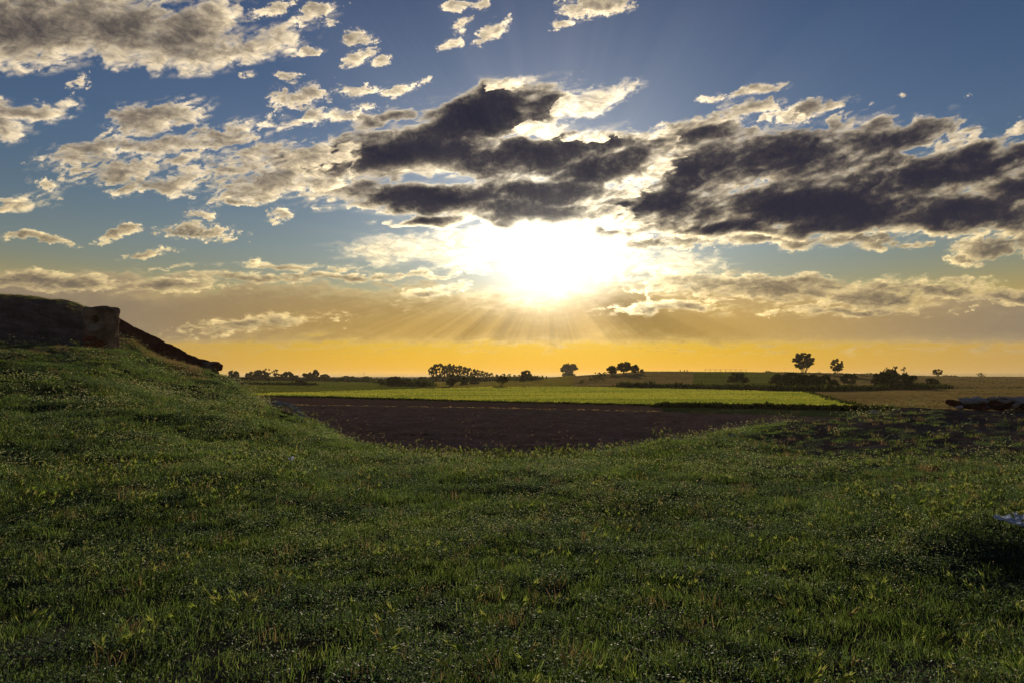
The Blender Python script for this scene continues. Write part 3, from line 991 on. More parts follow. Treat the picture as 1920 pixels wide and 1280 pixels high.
def crown_mesh(rs, kind, mat):
    """unit crown: width 1 (radius .5), height from 0 to 1"""
    cl = []
    if kind == 'bush':        # evergreen oak bush down to the ground
        nb, nl, s = 34, 95, .033
        for q in range(nb):
            a, rr_, zz = rs.uniform(0, 6.283), math.sqrt(rs.uniform(0, 1)) * .40, rs.uniform(.08, .86)
            lim = math.sqrt(max(.05, 1 - ((zz - .38) / .62) ** 2))
            cl.append((math.cos(a) * rr_ * lim, math.sin(a) * rr_ * lim, zz, rs.uniform(.09, .17)))
    elif kind == 'round':     # dense round crown over a short trunk
        nb, nl, s = 52, 85, .030
        for q in range(nb):
            v = rs.normal(size=3)
            v /= np.linalg.norm(v)
            r_ = rs.uniform(.55, .95) ** .6
            cl.append((v[0] * .40 * r_, v[1] * .40 * r_, .54 + v[2] * .37 * r_, rs.uniform(.09, .15)))
    elif kind == 'airy':      # lobed open crown with gaps
        nb, nl, s = 78, 46, .026
        for q in range(nb):
            v = rs.normal(size=3)
            v /= np.linalg.norm(v)
            r_ = rs.uniform(.25, 1.0) ** .5
            cl.append((v[0] * .43 * r_, v[1] * .43 * r_, .55 + v[2] * .42 * r_ * (1 if v[2] > 0 else .8), rs.uniform(.05, .085)))
    elif kind == 'sprig':     # upright loose twigs
        nb, nl, s = 24, 34, .034
        for q in range(nb):
            a, rr_, zz = rs.uniform(0, 6.283), rs.uniform(0, .42), rs.uniform(.15, .95)
            cl.append((math.cos(a) * rr_, math.sin(a) * rr_, zz, rs.uniform(.06, .10)))
    elif kind == 'flat':      # low spreading tree, wider than high
        nb, nl, s = 44, 70, .031
        for q in range(nb):
            a, rr_ = rs.uniform(0, 6.283), math.sqrt(rs.uniform(0, 1)) * .42
            zz = .35 + .45 * math.sqrt(max(0, 1 - (rr_ / .5) ** 2)) * rs.uniform(.2, 1.2)
            cl.append((math.cos(a) * rr_, math.sin(a) * rr_, zz, rs.uniform(.07, .13)))
    elif kind == 'poplar':    # slender loose crown
        nb, nl, s = 46, 40, .038
        for q in range(nb):
            zz = rs.uniform(.10, .96)
            w_ = .48 * (1 - max(0, (zz - .55) / .45) ** 2) ** .5
            a, rr_ = rs.uniform(0, 6.283), rs.uniform(.2, 1) * w_
            cl.append((math.cos(a) * rr_, math.sin(a) * rr_, zz, rs.uniform(.05, .10)))
    C, T = [], []
    for (x, y, z, r) in cl:
        v = rs.normal(size=(nl, 3))
        v /= np.linalg.norm(v, axis=1, keepdims=True)
        v *= (rs.uniform(0, 1, (nl, 1)) ** .4) * r
        v[:, 2] *= .85
        C.append(np.array([[x, y, z]]) + v)
        T.append(np.clip(rs.uniform(0, 1) * .6 + rs.uniform(0, .4, nl), 0, .999))
    C = np.concatenate(C)
    C[:, 2] = np.abs(C[:, 2])
    U, V = rand_axes(rs, len(C), s, .7)
    me = quads_mesh('crown', C, U, V, np.concatenate(T), .6)
    me.materials.append(mat)
    return me


CROWNS = {}
for kind, cnt, mat in (('bush', 5, 'leaf_dark'), ('round', 4, 'leaf_dark'), ('airy', 3, 'leaf_dark'), ('sprig', 4, 'leaf_mid'), ('flat', 3, 'leaf_mid'), ('poplar', 5, 'leaf_mid')):
    CROWNS[kind] = []
    for q in range(cnt):
        rs = np.random.RandomState(100 + q * 7 + len(kind) * 31)
        CROWNS[kind].append(crown_mesh(rs, kind, MAT[mat]))
TR = {'bush': (.18, .6, .25, .035, 5), 'round': (.26, .75, .32, .035, 7), 'airy': (.20, .9, .38, .028, 11), 'sprig': (.15, .85, .3, .018, 7),
      'flat': (.36, .75, .40, .032, 8), 'poplar': (.2, .9, .2, .02, 6)}
TRUNKS = {k: [trunk_mesh(np.random.RandomState(200 + q), *v) for q in range(2)] for k, v in TR.items()}
TCOUNT = {}


def tree(px, base, top, wpx, kind, label, Y=None, group=None, cat=None, sink=0.0):
    rs = random.Random(int(px * 7 + base))
    if Y is None:
        p = hit_far(px, base)
        Y = p[1]
    x = (px - 960) / F * Y
    z = zf(x, Y)
    h = max(.6, at(px, top, Y)[2] - z) * 1.02
    w = wpx / F * Y
    name = {'bush': 'bush', 'sprig': 'shrub', 'poplar': 'poplar_tree'}.get(kind, 'tree')
    e = empty(name, (x, Y, z - sink), rs.uniform(0, 6.28))
    k = TCOUNT.get(kind, 0)
    TCOUNT[kind] = k + 1
    c = link('crown', CROWNS[kind][k % len(CROWNS[kind])], None, e)
    c.scale = (w, w, h)
    t_ = link('trunk', TRUNKS[kind][k % 2], None, e)
    t_.scale = (w, w, h)
    tag(e, label, cat or {'bush': 'bush', 'sprig': 'shrub'}.get(kind, 'tree'), group)
    return e


LH = 'trees and bushes of the left hedge line'
for a in [
    (415, 713.5, 701, 11, 'bush', 'tiny round bush right beside the end of the broken wall'),
    (438, 714, 693, 23, 'round', 'first dark tree past the wall end, standing a little apart'),
    (458, 713.5, 706, 12, 'bush', 'very low bush in the gap after the first tree of the left hedge'),
    (469, 713.5, 695, 17, 'bush', 'upright dark bush at the left end of the bushy thicket'),
    (489, 714, 692, 34, 'round', 'broad dark tree in the middle of the left thicket'),
    (498, 713, 689.5, 22, 'sprig', 'twiggy ragged top rising out of the left thicket'),
    (517, 713, 692, 18, 'sprig', 'slim loose tree at the right end of the left thicket'),
    (528, 714, 700, 20, 'bush', 'low bush between the loose slim tree and the domed oak'),
    (541, 713.5, 694, 22, 'round', 'rounded dark oak with a clean domed top in the left hedge'),
    (555, 714, 702, 16, 'bush', 'flat low bush right of the domed oak'),
    (578, 714, 695.5, 24, 'bush', 'dark bush leaning against the tall thin tree of the left hedge'),
    (592, 713.5, 691.5, 15, 'round', 'tallest thin tree with a small ball crown in the left hedge'),
    (607, 714, 700, 28, 'bush', 'wide domed bush closing the right end of the left hedge'),
    (565, 723.5, 711.5, 24, 'bush', 'bush standing nearer in the green pasture below the hedge'),
    (648, 715, 703.5, 18, 'bush', 'left bush of the low double clump past the hedge'),
    (662, 715, 704, 18, 'bush', 'right bush of the low double clump past the hedge'),
    (674, 715, 706, 13, 'bush', 'smaller bush left of the mast'),
    (687, 715, 704, 20, 'bush', 'rounded bush right of the mast'),
    (715, 722, 709, 13, 'bush', 'small ball bush left of the big low dome bush'),
    (742, 725, 704.5, 38, 'bush', 'big low dome bush in front of the pale plain'),
    (763, 724, 708, 16, 'bush', 'bush touching the right side of the big dome bush'),
    (779, 724, 708.5, 15, 'bush', 'square topped small bush before the poplar row'),
    (795, 727, 715, 14, 'bush', 'lowest bush at the tip of the bush row before the tan patch'),
    (792, 713.5, 705, 20, 'bush', 'flat bush tucked behind at the left foot of the poplars'),
    (845, 726, 706, 20, 'bush', 'dark conical bush in front of the tall poplars'),
    (853, 720, 699, 24, 'round', 'dark tree in front of the tall poplars, tallest of its trio'),
    (870, 723, 704, 20, 'bush', 'dark bush right of the trio before the poplars'),
    (889, 721, 703.5, 24, 'bush', 'slanting dark bush near the middle of the poplar row'),
    (941, 725.5, 700, 27, 'flat', 'small leafy tree on a thin bare trunk at the pasture edge'),
    (986, 713, 692.5, 24, 'round', 'pointed dark round tree at the foot of the hill'),
    (1067, 704, 678, 36, 'round', 'lone ball shaped tree on the hill crest'),
    (1090, 721, 711, 16, 'sprig', 'lowest scrubby shrub at the bottom of the diagonal hedge'),
    (1112, 714, 702, 20, 'sprig', 'scrubby shrub midway up the diagonal hedge'),
    (1124, 710, 697, 22, 'sprig', 'ragged shrub in the upper part of the diagonal hedge'),
    (1134, 707, 697, 16, 'sprig', 'topmost shrub of the diagonal hedge beside the crest trees'),
    (1148, 703, 684.5, 23, 'round', 'left and lower tree of the three crowded on the hill crest'),
    (1171, 701, 677, 31, 'round', 'biggest tree of the three crowded on the hill crest'),
    (1190, 700, 682, 19, 'round', 'right tree of the three crowded on the hill crest'),
    (1203, 699, 691, 10, 'bush', 'tiny bush just right of the crowded crest trees'),
    (1382, 728, 696, 43, 'flat', 'low spreading tree on a forked trunk before the hill pasture'),
    (1462, 727, 699, 42, 'bush', 'leftmost bush of the long dark thicket'),
    (1482, 731, 697, 40, 'bush', 'second bush of the long dark thicket, under the big tree'),
    (1500, 732, 699, 44, 'bush', 'middle bush of the long dark thicket'),
    (1525, 732, 698, 46, 'bush', 'bush of the long dark thicket just right of the big tree'),
    (1543, 731, 701, 36, 'bush', 'right bush of the long dark thicket'),
    (1561, 729, 709.5, 24, 'bush', 'small round bush at the right end of the dark thicket'),
    (1591, 723.5, 698, 33, 'round', 'single round bush tree between the thicket and the dark clump'),
    (1617, 729, 722, 11, 'bush', 'dwarf ball bush on the hedge bank'),
    (1655, 731, 694, 44, 'bush', 'left half of the big dark clump on the right'),
    (1672, 726, 691, 34, 'round', 'middle of the big dark clump on the right'),
    (1697, 731, 697, 42, 'bush', 'right half of the big dark clump on the right'),
    (1664, 716, 688, 13, 'sprig', 'left twiggy tip sticking out of the dark clump'),
    (1678, 716, 686, 15, 'sprig', 'middle twiggy tip sticking out of the dark clump'),
    (1694, 716, 686, 13, 'sprig', 'right twiggy tip sticking out of the dark clump'),
    (1729, 725, 716, 12, 'bush', 'small bush left of the last round bush'),
    (1748, 729, 707.5, 30, 'bush', 'last round bush near the right end of the hedge bank'),
]:
    tree(*a)
for a in [
    (1507, 701, 660, 47, 'airy', 'tallest tree with an open round crown behind the thicket', 425),
    (1568, 703, 672, 28, 'airy', 'slimmer open tree right of the tallest one on the skyline', 430),
    (1757, 706, 691, 20, 'airy', 'small round tree alone on the right skyline', 428),
    (1839, 706.5, 698.5, 18, 'sprig', 'spiky low shrub at the far right of the skyline', 428),
    (1440, 700, 694, 14, 'sprig', 'low skyline scrub left of the tallest tree', 422),
    (1632, 704, 698, 14, 'sprig', 'low skyline scrub left of the big dark clump', 428),
    (1536, 702, 696, 9, 'sprig', 'little upright scrub between the two skyline trees', 426),
]:
    tree(*a)
# the poplar row recedes to the right: the tall near one first
pop = [(809, 713.5, 688, 15), (818, 713.5, 682.5, 19), (829, 713.5, 681.5, 21), (841, 713.5, 682, 20), (852, 713, 684, 20), (862, 713, 685.5, 18), (871, 713, 687.5, 17),
       (880, 713, 689.5, 15), (889, 713, 691.5, 14), (897, 712.5, 693, 13), (905, 712.5, 695, 12), (913, 712.5, 697, 12), (921, 712.5, 698.5, 11), (932, 712, 701, 10), (944, 712, 700, 12),
       (955, 711, 700.5, 10), (965, 711, 702, 9), (973, 711, 702, 8)]
for q, (px, b_, t_, w_) in enumerate(pop):
    nth = ['first', 'second', 'third', 'fourth', 'fifth', 'sixth', 'seventh', 'eighth', 'ninth', 'tenth', 'eleventh', 'twelfth', 'thirteenth', 'fourteenth', 'fifteenth', 'sixteenth', 'seventeenth', 'last'][q]
    lab = 'loose crowned poplar, %s from the tall left end of the receding row' % nth
    tree(px, b_, t_, w_, 'poplar', lab, Y=520 + q * 13, group='poplars in the receding row')


# ------------------------------------------------------------------ small built things on the skyline
def box_mesh(name, size, mat, bevel=0.0):
    bm = bmesh.new()
    bmesh.ops.create_cube(bm, size=1.0)
    bmesh.ops.scale(bm, vec=size, verts=bm.verts)
    if bevel:
        bmesh.ops.bevel(bm, geom=list(bm.edges), offset=bevel, segments=1, affect='EDGES')
    me = bpy.data.meshes.new(name)
    bm.to_mesh(me)
    bm.free()
    me.materials.append(mat)
    return me


p0 = at(1322, 697, 418)
p1 = at(1399, 698, 418)
fx0, fx1 = p0[0], p1[0]
fe = empty('pasture_fence', (fx0, 418, zf(fx0, 418)))
tag(fe, 'post and rail fence on the hill skyline', 'fence')
zb = zf(fx0, 418)
pm = box_mesh('post', (.13, .13, 2.3), MAT['wood'])
nposts = 9
zt = []
for q in range(nposts):
    x = fx0 + (fx1 - fx0) * q / (nposts - 1)
    z = zf(x, 418)
    o = link('post', pm, None, fe)
    o.location = (x - fx0, 0, z - zb + .95)
    zt.append((x, z))
for hgt in (1.0, 1.85):
    bm = bmesh.new()
    tube(bm, [(x - fx0, .15, z - zb + hgt) for x, z in zt], [.04] * nposts, 4)
    me = bpy.data.meshes.new('rail')
    bm.to_mesh(me)
    bm.free()
    link('rail', me, MAT['wood'], fe)
for px, lab in ((1275, 'short stump post alone on the hill skyline'), (1283, 'left post of a pair on the skyline'), (1288, 'right post of a pair on the skyline')):
    x = (px - 960) / F * 418
    o = link('marker_post', box_mesh('marker_post', (.4, .4, 1.5), MAT['wood'], .05), None)
    o.location = (x, 418, zf(x, 418) + .6)
    tag(o, lab, 'post')
x = (683 - 960) / F * 800
mt = empty('radio_mast', (x, 800, zf(x, 800)))
tag(mt, 'thin distant mast above the pale plain', 'mast')
bm = bmesh.new()
tube(bm, [(0, 0, -.5), (0, 0, 5), (0, 0, 10)], [.28, .2, .1], 6)
me = bpy.data.meshes.new('pole'); bm.to_mesh(me); bm.free()
link('pole', me, MAT['wood'], mt)
o = link('aerial', box_mesh('aerial', (.9, .2, .35), MAT['wood'], .04), None, mt)
o.location = (0, 0, 8.4)


# ------------------------------------------------------------------ stones and ruins
def stone_mesh(seed, size, mat, sub=2, rough=.22, flat=1.0, name='stone'):
    bm = bmesh.new()
    bmesh.ops.create_icosphere(bm, subdivisions=sub, radius=.5)
    for v in bm.verts:
        n_ = mnoise.noise(v.co * 2.2 + Vector((seed * 3.1, seed, 0))) * rough + mnoise.noise(v.co * 5 + Vector((seed, 0, 7))) * rough * .45
        c = v.co.copy()
        m_ = max(abs(c.x), abs(c.y), abs(c.z))
        c = c.lerp(c * (.5 / m_), .45)
        v.co = c * (1 + n_)
        v.co.x *= size[0]; v.co.y *= size[1]; v.co.z *= size[2]
    me = bpy.data.meshes.new(name)
    bm.to_mesh(me)
    bm.free()
    me.materials.append(mat)
    return me


def eroded_box(name, x0, x1, y0, y1, z0, z1, mat, seed, step=.11, amp=.10, holes=(), round_=.18):
    """a weathered block of mud masonry: dense skin, rounded edges, pits; holes are (x, z, rx, rz, depth) on the front"""
    bm = bmesh.new()
    nx, ny, nz = max(2, int((x1 - x0) / step)), max(2, int((y1 - y0) / step)), max(2, int((z1 - z0) / step))
    grid = {}

    def vert(i, j, k):
        key = (i, j, k)
        if key not in grid:
            grid[key] = bm.verts.new((x0 + (x1 - x0) * i / nx, y0 + (y1 - y0) * j / ny, z0 + (z1 - z0) * k / nz))
        return grid[key]
    for i in range(nx):
        for k in range(nz):
            bm.faces.new([vert(i, 0, k), vert(i + 1, 0, k), vert(i + 1, 0, k + 1), vert(i, 0, k + 1)])
            bm.faces.new([vert(i, ny, k), vert(i, ny, k + 1), vert(i + 1, ny, k + 1), vert(i + 1, ny, k)])
    for j in range(ny):
        for k in range(nz):
            bm.faces.new([vert(0, j, k), vert(0, j, k + 1), vert(0, j + 1, k + 1), vert(0, j + 1, k)])
            bm.faces.new([vert(nx, j, k), vert(nx, j + 1, k), vert(nx, j + 1, k + 1), vert(nx, j, k + 1)])
    for i in range(nx):
        for j in range(ny):
            bm.faces.new([vert(i, j, nz), vert(i + 1, j, nz), vert(i + 1, j + 1, nz), vert(i, j + 1, nz)])
    c = Vector(((x0 + x1) / 2, (y0 + y1) / 2, (z0 + z1) / 2))
    hx, hy, hz = (x1 - x0) / 2, (y1 - y0) / 2, (z1 - z0) / 2
    for v in bm.verts:
        p = v.co - c
        front = abs(p.y + hy) < 1e-5
        ax, ay, az_ = hx - abs(p.x), hy - abs(p.y), hz - p.z
        e = [max(0, round_ - t_) for t_ in (ax, ay, az_)]
        cnt = sorted(e)[-2]
        pull = cnt * .45
        nrm = Vector((p.x / hx if ax < round_ else 0, p.y / hy if ay < round_ else 0, 1 if az_ < round_ else 0))
        if nrm.length:
            p = p - nrm.normalized() * pull
        q = v.co
        n_ = mnoise.fractal(q * 1.7 + Vector((seed, 0, 0)), 1.0, 2.0, 5)
        n2 = mnoise.noise(q * 5 + Vector((0, seed, 0)))
        if nrm.length:
            p = p + nrm.normalized() * (amp * n_ + amp * .35 * n2)
        if front:
            for (hx_, hz_, rx, rz, dp) in holes:
                d_ = ((q.x - hx_) / rx) ** 2 + ((q.z - hz_) / rz) ** 2
                if d_ < 1.6:
                    p.y += dp * max(0, min(1, (1.6 - d_) / .7))
        v.co = c + p
    me = bpy.data.meshes.new(name)
    bm.to_mesh(me)
    bm.free()
    me.materials.append(mat)
    for f in me.polygons:
        f.use_smooth = True
    return me


# the tower stump on the left mound
TY = 30.6
def tw(px, py, y=TY):
    return at(px, py, y)
a0, a1 = tw(152, 650), tw(206, 574)
zt0, ztp = zn((a0[0] + a1[0]) / 2, TY), a1[2]
ox, oz = (a0[0] + a1[0]) / 2, zt0
ruin = empty('ruined_tower', (ox, TY, oz))
tag(ruin, 'mud and brick tower stump with a square hole on the left mound', 'ruin')
W2 = (a1[0] - a0[0]) / 2
H = ztp - oz
hole = tw(177, 600)
pits = [(tw(191, 645)[0] - ox, tw(191, 645)[2] - oz, .05, .06, .12), (tw(195.5, 645)[0] - ox, tw(195.5, 645)[2] - oz, .05, .06, .12), (tw(206, 648)[0] - ox, tw(206, 648)[2] - oz, .09, .12, .2)]
me = eroded_box('wall', -W2, W2, 0, .95, -.7, H, MAT['clay'], 3.3, .07, .09, holes=[(hole[0] - ox, hole[2] - oz, .16, .14, .45)] + pits)
link('wall', me, None, ruin)
# plaster patch below the hole
bm = bmesh.new()
pc = tw(176, 615)
ring = []
ctr = bm.verts.new((pc[0] - ox, -.075, pc[2] - oz))
for q in range(22):
    a = q / 22 * 2 * math.pi
    r_ = 1 + .28 * mnoise.noise(Vector((math.cos(a) * 1.7, math.sin(a) * 1.7, 4)))
    ring.append(bm.verts.new((pc[0] - ox + math.cos(a) * .32 * r_, -.06, pc[2] - oz + math.sin(a) * .17 * r_)))
rb = [bm.verts.new((v.co.x, .12, v.co.z)) for v in ring]
for q in range(22):
    bm.faces.new((ctr, ring[q], ring[(q + 1) % 22]))
    bm.faces.new((ring[q], rb[q], rb[(q + 1) % 22], ring[(q + 1) % 22]))
me = bpy.data.meshes.new('plaster_patch'); bm.to_mesh(me); bm.free()
link('plaster_patch', me, MAT['plaster'], ruin)
# exposed brick courses at the foot
rs = random.Random(5)
bmesh_brick = box_mesh('brick', (.25, .16, .055), MAT['brick'], .008)
for row in range(5):
    for col_ in range(5 if row < 4 else 3):
        px = 160 + col_ * 6.8 + (row % 2) * 3 + (4 - row) * .6
        b_ = tw(px, 645 - row * 3.6 + col_ * .9)
        if rs.random() < .15:
            continue
        o = link('brick', bmesh_brick, None, ruin)
        o.location = (b_[0] - ox, -.03 + rs.uniform(-.02, .02), b_[2] - oz)
        o.rotation_euler = (rs.uniform(-.05, .05), rs.uniform(-.04, .09), rs.uniform(-.08, .08))

# red earth wall running down the ridge to the right of the tower
ew = empty('earth_wall', (0, 0, 0))
n = 170
ridge_px = np.linspace(216, 386, n)
top_py = np.interp(ridge_px, [216, 250, 300, 340, 366, 386], [594, 612, 636, 656, 670, 676])
bot_py = np.interp(ridge_px, [216, 250, 285, 320, 350, 386], [612, 634, 656, 674, 688, 702])
Yr = np.interp(ridge_px, [216, 300, 386], [35.5, 36.5, 37.0])
V, nrow = [], 16
for q in range(n):
    T_ = at(ridge_px[q], top_py[q], Yr[q])
    B_ = at(ridge_px[q], bot_py[q], Yr[q] - .5)
    B_[2] = min(B_[2], zn(B_[0], B_[1])) - .15
    for k in range(nrow):
        s_ = k / (nrow - 1)
        if s_ <= .6:
            u_ = s_ / .6
            p = B_ * (1 - u_) + T_ * u_
            p[1] -= .10 * math.sin(u_ * math.pi) - .0
        else:
            u_ = (s_ - .6) / .4
            p = T_.copy()
            p[1] += u_ * 1.6
            p[2] -= u_ * u_ * 2.2
        nn = mnoise.fractal(Vector(p) * 1.5, 1, 2, 5)
        edge = 1.0
        V.append((p[0], p[1] - .14 * nn * edge, p[2] + .09 * mnoise.fractal(Vector(p) * 2.3, 1, 2, 4) * (1 if k > 3 else 0)))
me = mesh_np('wall', V, grid_faces(n, nrow)[:, ::-1])
link('wall', me, MAT['redclay'], ew)
tag(ew, 'reddish earth wall sloping down the mound from the tower stump', 'earth wall')

# the overhanging stone at its lower end
sb = empty('broken_masonry', tuple(at(398, 700, 36.6)))
bz = sb.location
tag(sb, 'jagged masonry block overhanging at the low end of the earth wall', 'ruin')
for q, (px, py, w_, h_) in enumerate([(378, 686, 26, 24), (396, 685.5, 30, 15), (407, 688, 13, 14), (390, 696, 22, 13), (402, 699, 12, 10), (384, 700, 20, 12)]):
    c_ = at(px, py, 36.6)
    sc = 36.6 / F
    o = link('stone', stone_mesh(q + 11, (w_ * sc * 1.08, .8, h_ * sc * 1.08), MAT['redstone'] if q != 1 else MAT['clay'], 3, .26), None, sb)
    o.location = Vector(c_) - bz

# flat broken slab outcrop on the right
ob = hit_near(1850, 770)
oy = 27.2
rk = empty('stone_outcrop', (at(1850, 765, oy)[0], oy, zn(at(1850, 765, oy)[0], oy)))
tag(rk, 'long low outcrop of broken slabs with a rusty face at the right edge', 'rocks')
sc = oy / F
rs = random.Random(8)
spec = []
for q in range(13):
    px = 1795 + q * 12.5
    spec.append((px, 757.5 + rs.uniform(-1.5, 1.5), rs.uniform(20, 30), rs.uniform(11, 15), 'redstone', .0))
for q in range(20):
    px = 1797 + q * 8.2
    spec.append((px, 749.3 + (6 if q == 0 else 3 if q == 1 else 0) + rs.uniform(-2.2, 1.6), rs.uniform(11, 22), rs.uniform(5, 10), 'stone', -.12 + rs.uniform(-.1, .1)))
for q in range(9):
    spec.append((1792 + q * 16 + rs.uniform(-5, 5), 763 + rs.uniform(-2, 2), rs.uniform(9, 14), rs.uniform(6, 9), 'redstone' if q % 3 else 'stone', -.3))
for q, (px, py, w_, h_, mt_, dy) in enumerate(spec):
    c_ = at(px, py, oy)
    o = link('stone', stone_mesh(q + 30, (w_ * sc, rs.uniform(.5, .8), h_ * sc), MAT[mt_], 2, .3), None, rk)
    o.location = Vector(c_) - rk.location + Vector((0, dy + rs.uniform(-.08, .08), 0))
    o.rotation_euler = (rs.uniform(-.3, .3), rs.uniform(-.35, .35), rs.uniform(-.6, .6))

# pale rubble at the foot of the left slope
rb_ = empty('rubble_heap', tuple(hit_near(545, 768)))
tag(rb_, 'pale rubble tumbling down where the left slope meets the ploughed field', 'rubble')
rs = random.Random(12)
for q, (px, py, w_) in enumerate([(515, 746, 11), (522, 744.5, 12), (530, 746, 13), (537, 747, 11), (526, 750, 14), (519, 751, 10), (534, 753, 10), (541, 757, 9), (545, 760, 12), (552, 764, 10), (557, 769, 12), (562, 772, 9), (566, 777, 10), (572, 780, 8), (549, 766, 9)]):
    Yq = np.interp(px, [515, 575], [29.3, 25.8])
    c_ = at(px, py, Yq)
    s_ = w_ * Yq / F
    o = link('stone', stone_mesh(q + 70, (s_, s_ * .9, s_ * .62), MAT['stone'], 2, .25), None, rb_)
    zg = zn(c_[0], c_[1])
    o.location = Vector((c_[0], c_[1], max(zg + s_ * .22, min(c_[2], zg + .5)))) - rb_.location
    o.rotation_euler = (rs.uniform(-.4, .4), rs.uniform(-.4, .4), rs.uniform(0, 3))

for px, py, w_, lab in [(922, 855, 17, 'grey stone lying on the crest at the middle of the meadow'), (933, 856, 9, 'small stone right beside the grey stone on the crest'),
                        (1372, 816, 14, 'pale flat stone in the pale patch on the right crest'), (1392, 812, 11, 'pale chip right of the flat stone on the right crest'),
                        (1575, 781, 16, 'pale stone low on the right mound edge'), (1604, 777, 13, 'pale stone in the middle of the right mound edge'), (1640, 772, 15, 'pale stone high on the right mound edge')]:
    c_ = hit_near(px, py + 2)
    s_ = w_ * c_[1] / F
    o = link('stone', stone_mesh(int(px), (s_, s_ * .8, s_ * .5), MAT['stone'], 2, .25), None)
    o.location = (c_[0], c_[1], zn(c_[0], c_[1]) + s_ * .14)
    tag(o, lab, 'stone')

# litter
m, out = newmat('pale blue paper')
g_ = N.nt.nodes.new('ShaderNodeNewGeometry')
c = mixc(noise(N(g_.outputs['Position']), 22, 4), (.62, .69, .88), (.78, .82, .93))
put(out.inputs[0], mixs(.5, shader('ShaderNodeBsdfDiffuse', Color=c), shader('ShaderNodeBsdfTranslucent', Color=c)))
MAT['paper'] = m


def sheet(name, px, py, wx_, wy_, tilt, label, seed, yaw=0.0):
    p = hit_near(px, py)
    n = 22
    V = []
    for i_ in range(n):
        for j_ in range(n):
            u, v = i_ / (n - 1) - .5, j_ / (n - 1) - .5
            q = Vector((u * wx_, v * wy_ * min(1, .12 + 1.5 * (u + .5)) - .12 * wy_ * u, 0))
            ang_ = mnoise.fractal(Vector((u * 3, v * 3, seed)), 1, 2, 3)
            q.z = .16 * wx_ * ang_ * .6 + abs(u) * .06 * wx_
            V.append(q)
    me = mesh_np(name, V, grid_faces(n, n), False)
    o = link(name, me, MAT['paper'])
    mod = o.modifiers.new('thickness', 'SOLIDIFY')
    mod.thickness = .003
    o.location = (p[0], p[1], zn(p[0], p[1]) + .05 + .35 * wy_ * math.sin(abs(tilt)))
    o.rotation_euler = (tilt, 0, yaw)
    tag(o, label, 'litter')


sheet('crumpled_sheet', 1906, 992, .33, .26, .30, 'crumpled pale blue sheet lying in the grass at the right edge', 3, -.20)
sheet('paper_scrap', 545, 867, .10, .10, .9, 'small whitish paper scrap on the left slope', 6)

# ------------------------------------------------------------------ meadow growth (uncountable): clumps scattered by geometry nodes
BITS = {}


def clump(name, seed, fn, mat):
    V, Fq, T = [], [], []
    rs = np.random.RandomState(seed)
    fn(rs, V, Fq, T)
    me = bpy.data.meshes.new(name)
    me.from_pydata(V, [], Fq)
    at_ = me.attributes.new('tint', 'FLOAT', 'POINT')
    at_.data.foreach_set('value', np.array(T, dtype=np.float32))
    me.materials.append(mat)
    return me


def blade(rs, V, Fq, T, x, y, h, w, lean, t_, z0=-.01):
    a = rs.uniform(0, 6.283)
    ca, sa = math.cos(a), math.sin(a)
    b = rs.uniform(0, 6.283)
    lx, ly = math.cos(b) * lean * h, math.sin(b) * lean * h
    k = len(V)
    for s_, ww in ((0, w), (.55, w * .8)):
        cx, cy_ = x + lx * s_ * s_, y + ly * s_ * s_
        V.append((cx - ca * ww / 2, cy_ - sa * ww / 2, z0 + h * s_))
        V.append((cx + ca * ww / 2, cy_ + sa * ww / 2, z0 + h * s_))
    V.append((x + lx, y + ly, z0 + h * (1 - .3 * lean)))
    Fq.append((k, k + 1, k + 3, k + 2))
    Fq.append((k + 2, k + 3, k + 4))
    T.extend([t_] * 5)


def f_grass(n, h0, h1, w, rad):
    def fn(rs, V, Fq, T):
        for q in range(n):
            r, a = rad * math.sqrt(rs.uniform()), rs.uniform(0, 6.283)
            blade(rs, V, Fq, T, r * math.cos(a), r * math.sin(a), rs.uniform(h0, h1), w * rs.uniform(.6, 1.3), rs.uniform(.1, .9), rs.uniform(0, 1))
    return fn


def f_herb(n, h, s, rad):
    def fn(rs, V, Fq, T):
        for q in range(n):
            r, a = rad * math.sqrt(rs.uniform()), rs.uniform(0, 6.283)
            x, y, z = r * math.cos(a), r * math.sin(a), rs.uniform(.005, h)
            n_ = Vector(rs.normal(size=3) * .55) + Vector((0, 0, 1))
            n_.normalize()
            u = n_.orthogonal().normalized()
            u = Matrix.Rotation(rs.uniform(0, 6.28), 3, n_) @ u
            v = n_.cross(u)
            ss = s * rs.uniform(.5, 1.3)
            k = len(V)
            for uu, vv in ((-1, 0), (-.2, .55), (1, 0), (-.2, -.55)):
                p = Vector((x, y, z)) + u * uu * ss + v * vv * ss
                V.append(tuple(p))
            Fq.append((k, k + 1, k + 2, k + 3))
            T.extend([rs.uniform(0, 1)] * 4)
    return fn


def f_pale(n, h0, h1, s, rad):
    def fn(rs, V, Fq, T):
        for q in range(n):
            r, a = rad * math.sqrt(rs.uniform()), rs.uniform(0, 6.283)
            c_ = Vector((r * math.cos(a), r * math.sin(a), rs.uniform(h0, h1)))
            t_ = rs.uniform(0, .999)
            for m_ in range(2):
                dd = Vector(rs.normal(size=3))
                dd.z = abs(dd.z) * .8
                dd.normalize()
                sd = dd.orthogonal().normalized() * s * rs.uniform(.25, .5)
                ln = s * rs.uniform(.7, 1.7)
                k = len(V)
                V.extend([tuple(c_), tuple(c_ + dd * ln * .5 + sd), tuple(c_ + dd * ln), tuple(c_ + dd * ln * .5 - sd)])
                Fq.append((k, k + 1, k + 2, k + 3))
                T.extend([t_] * 4)
    return fn


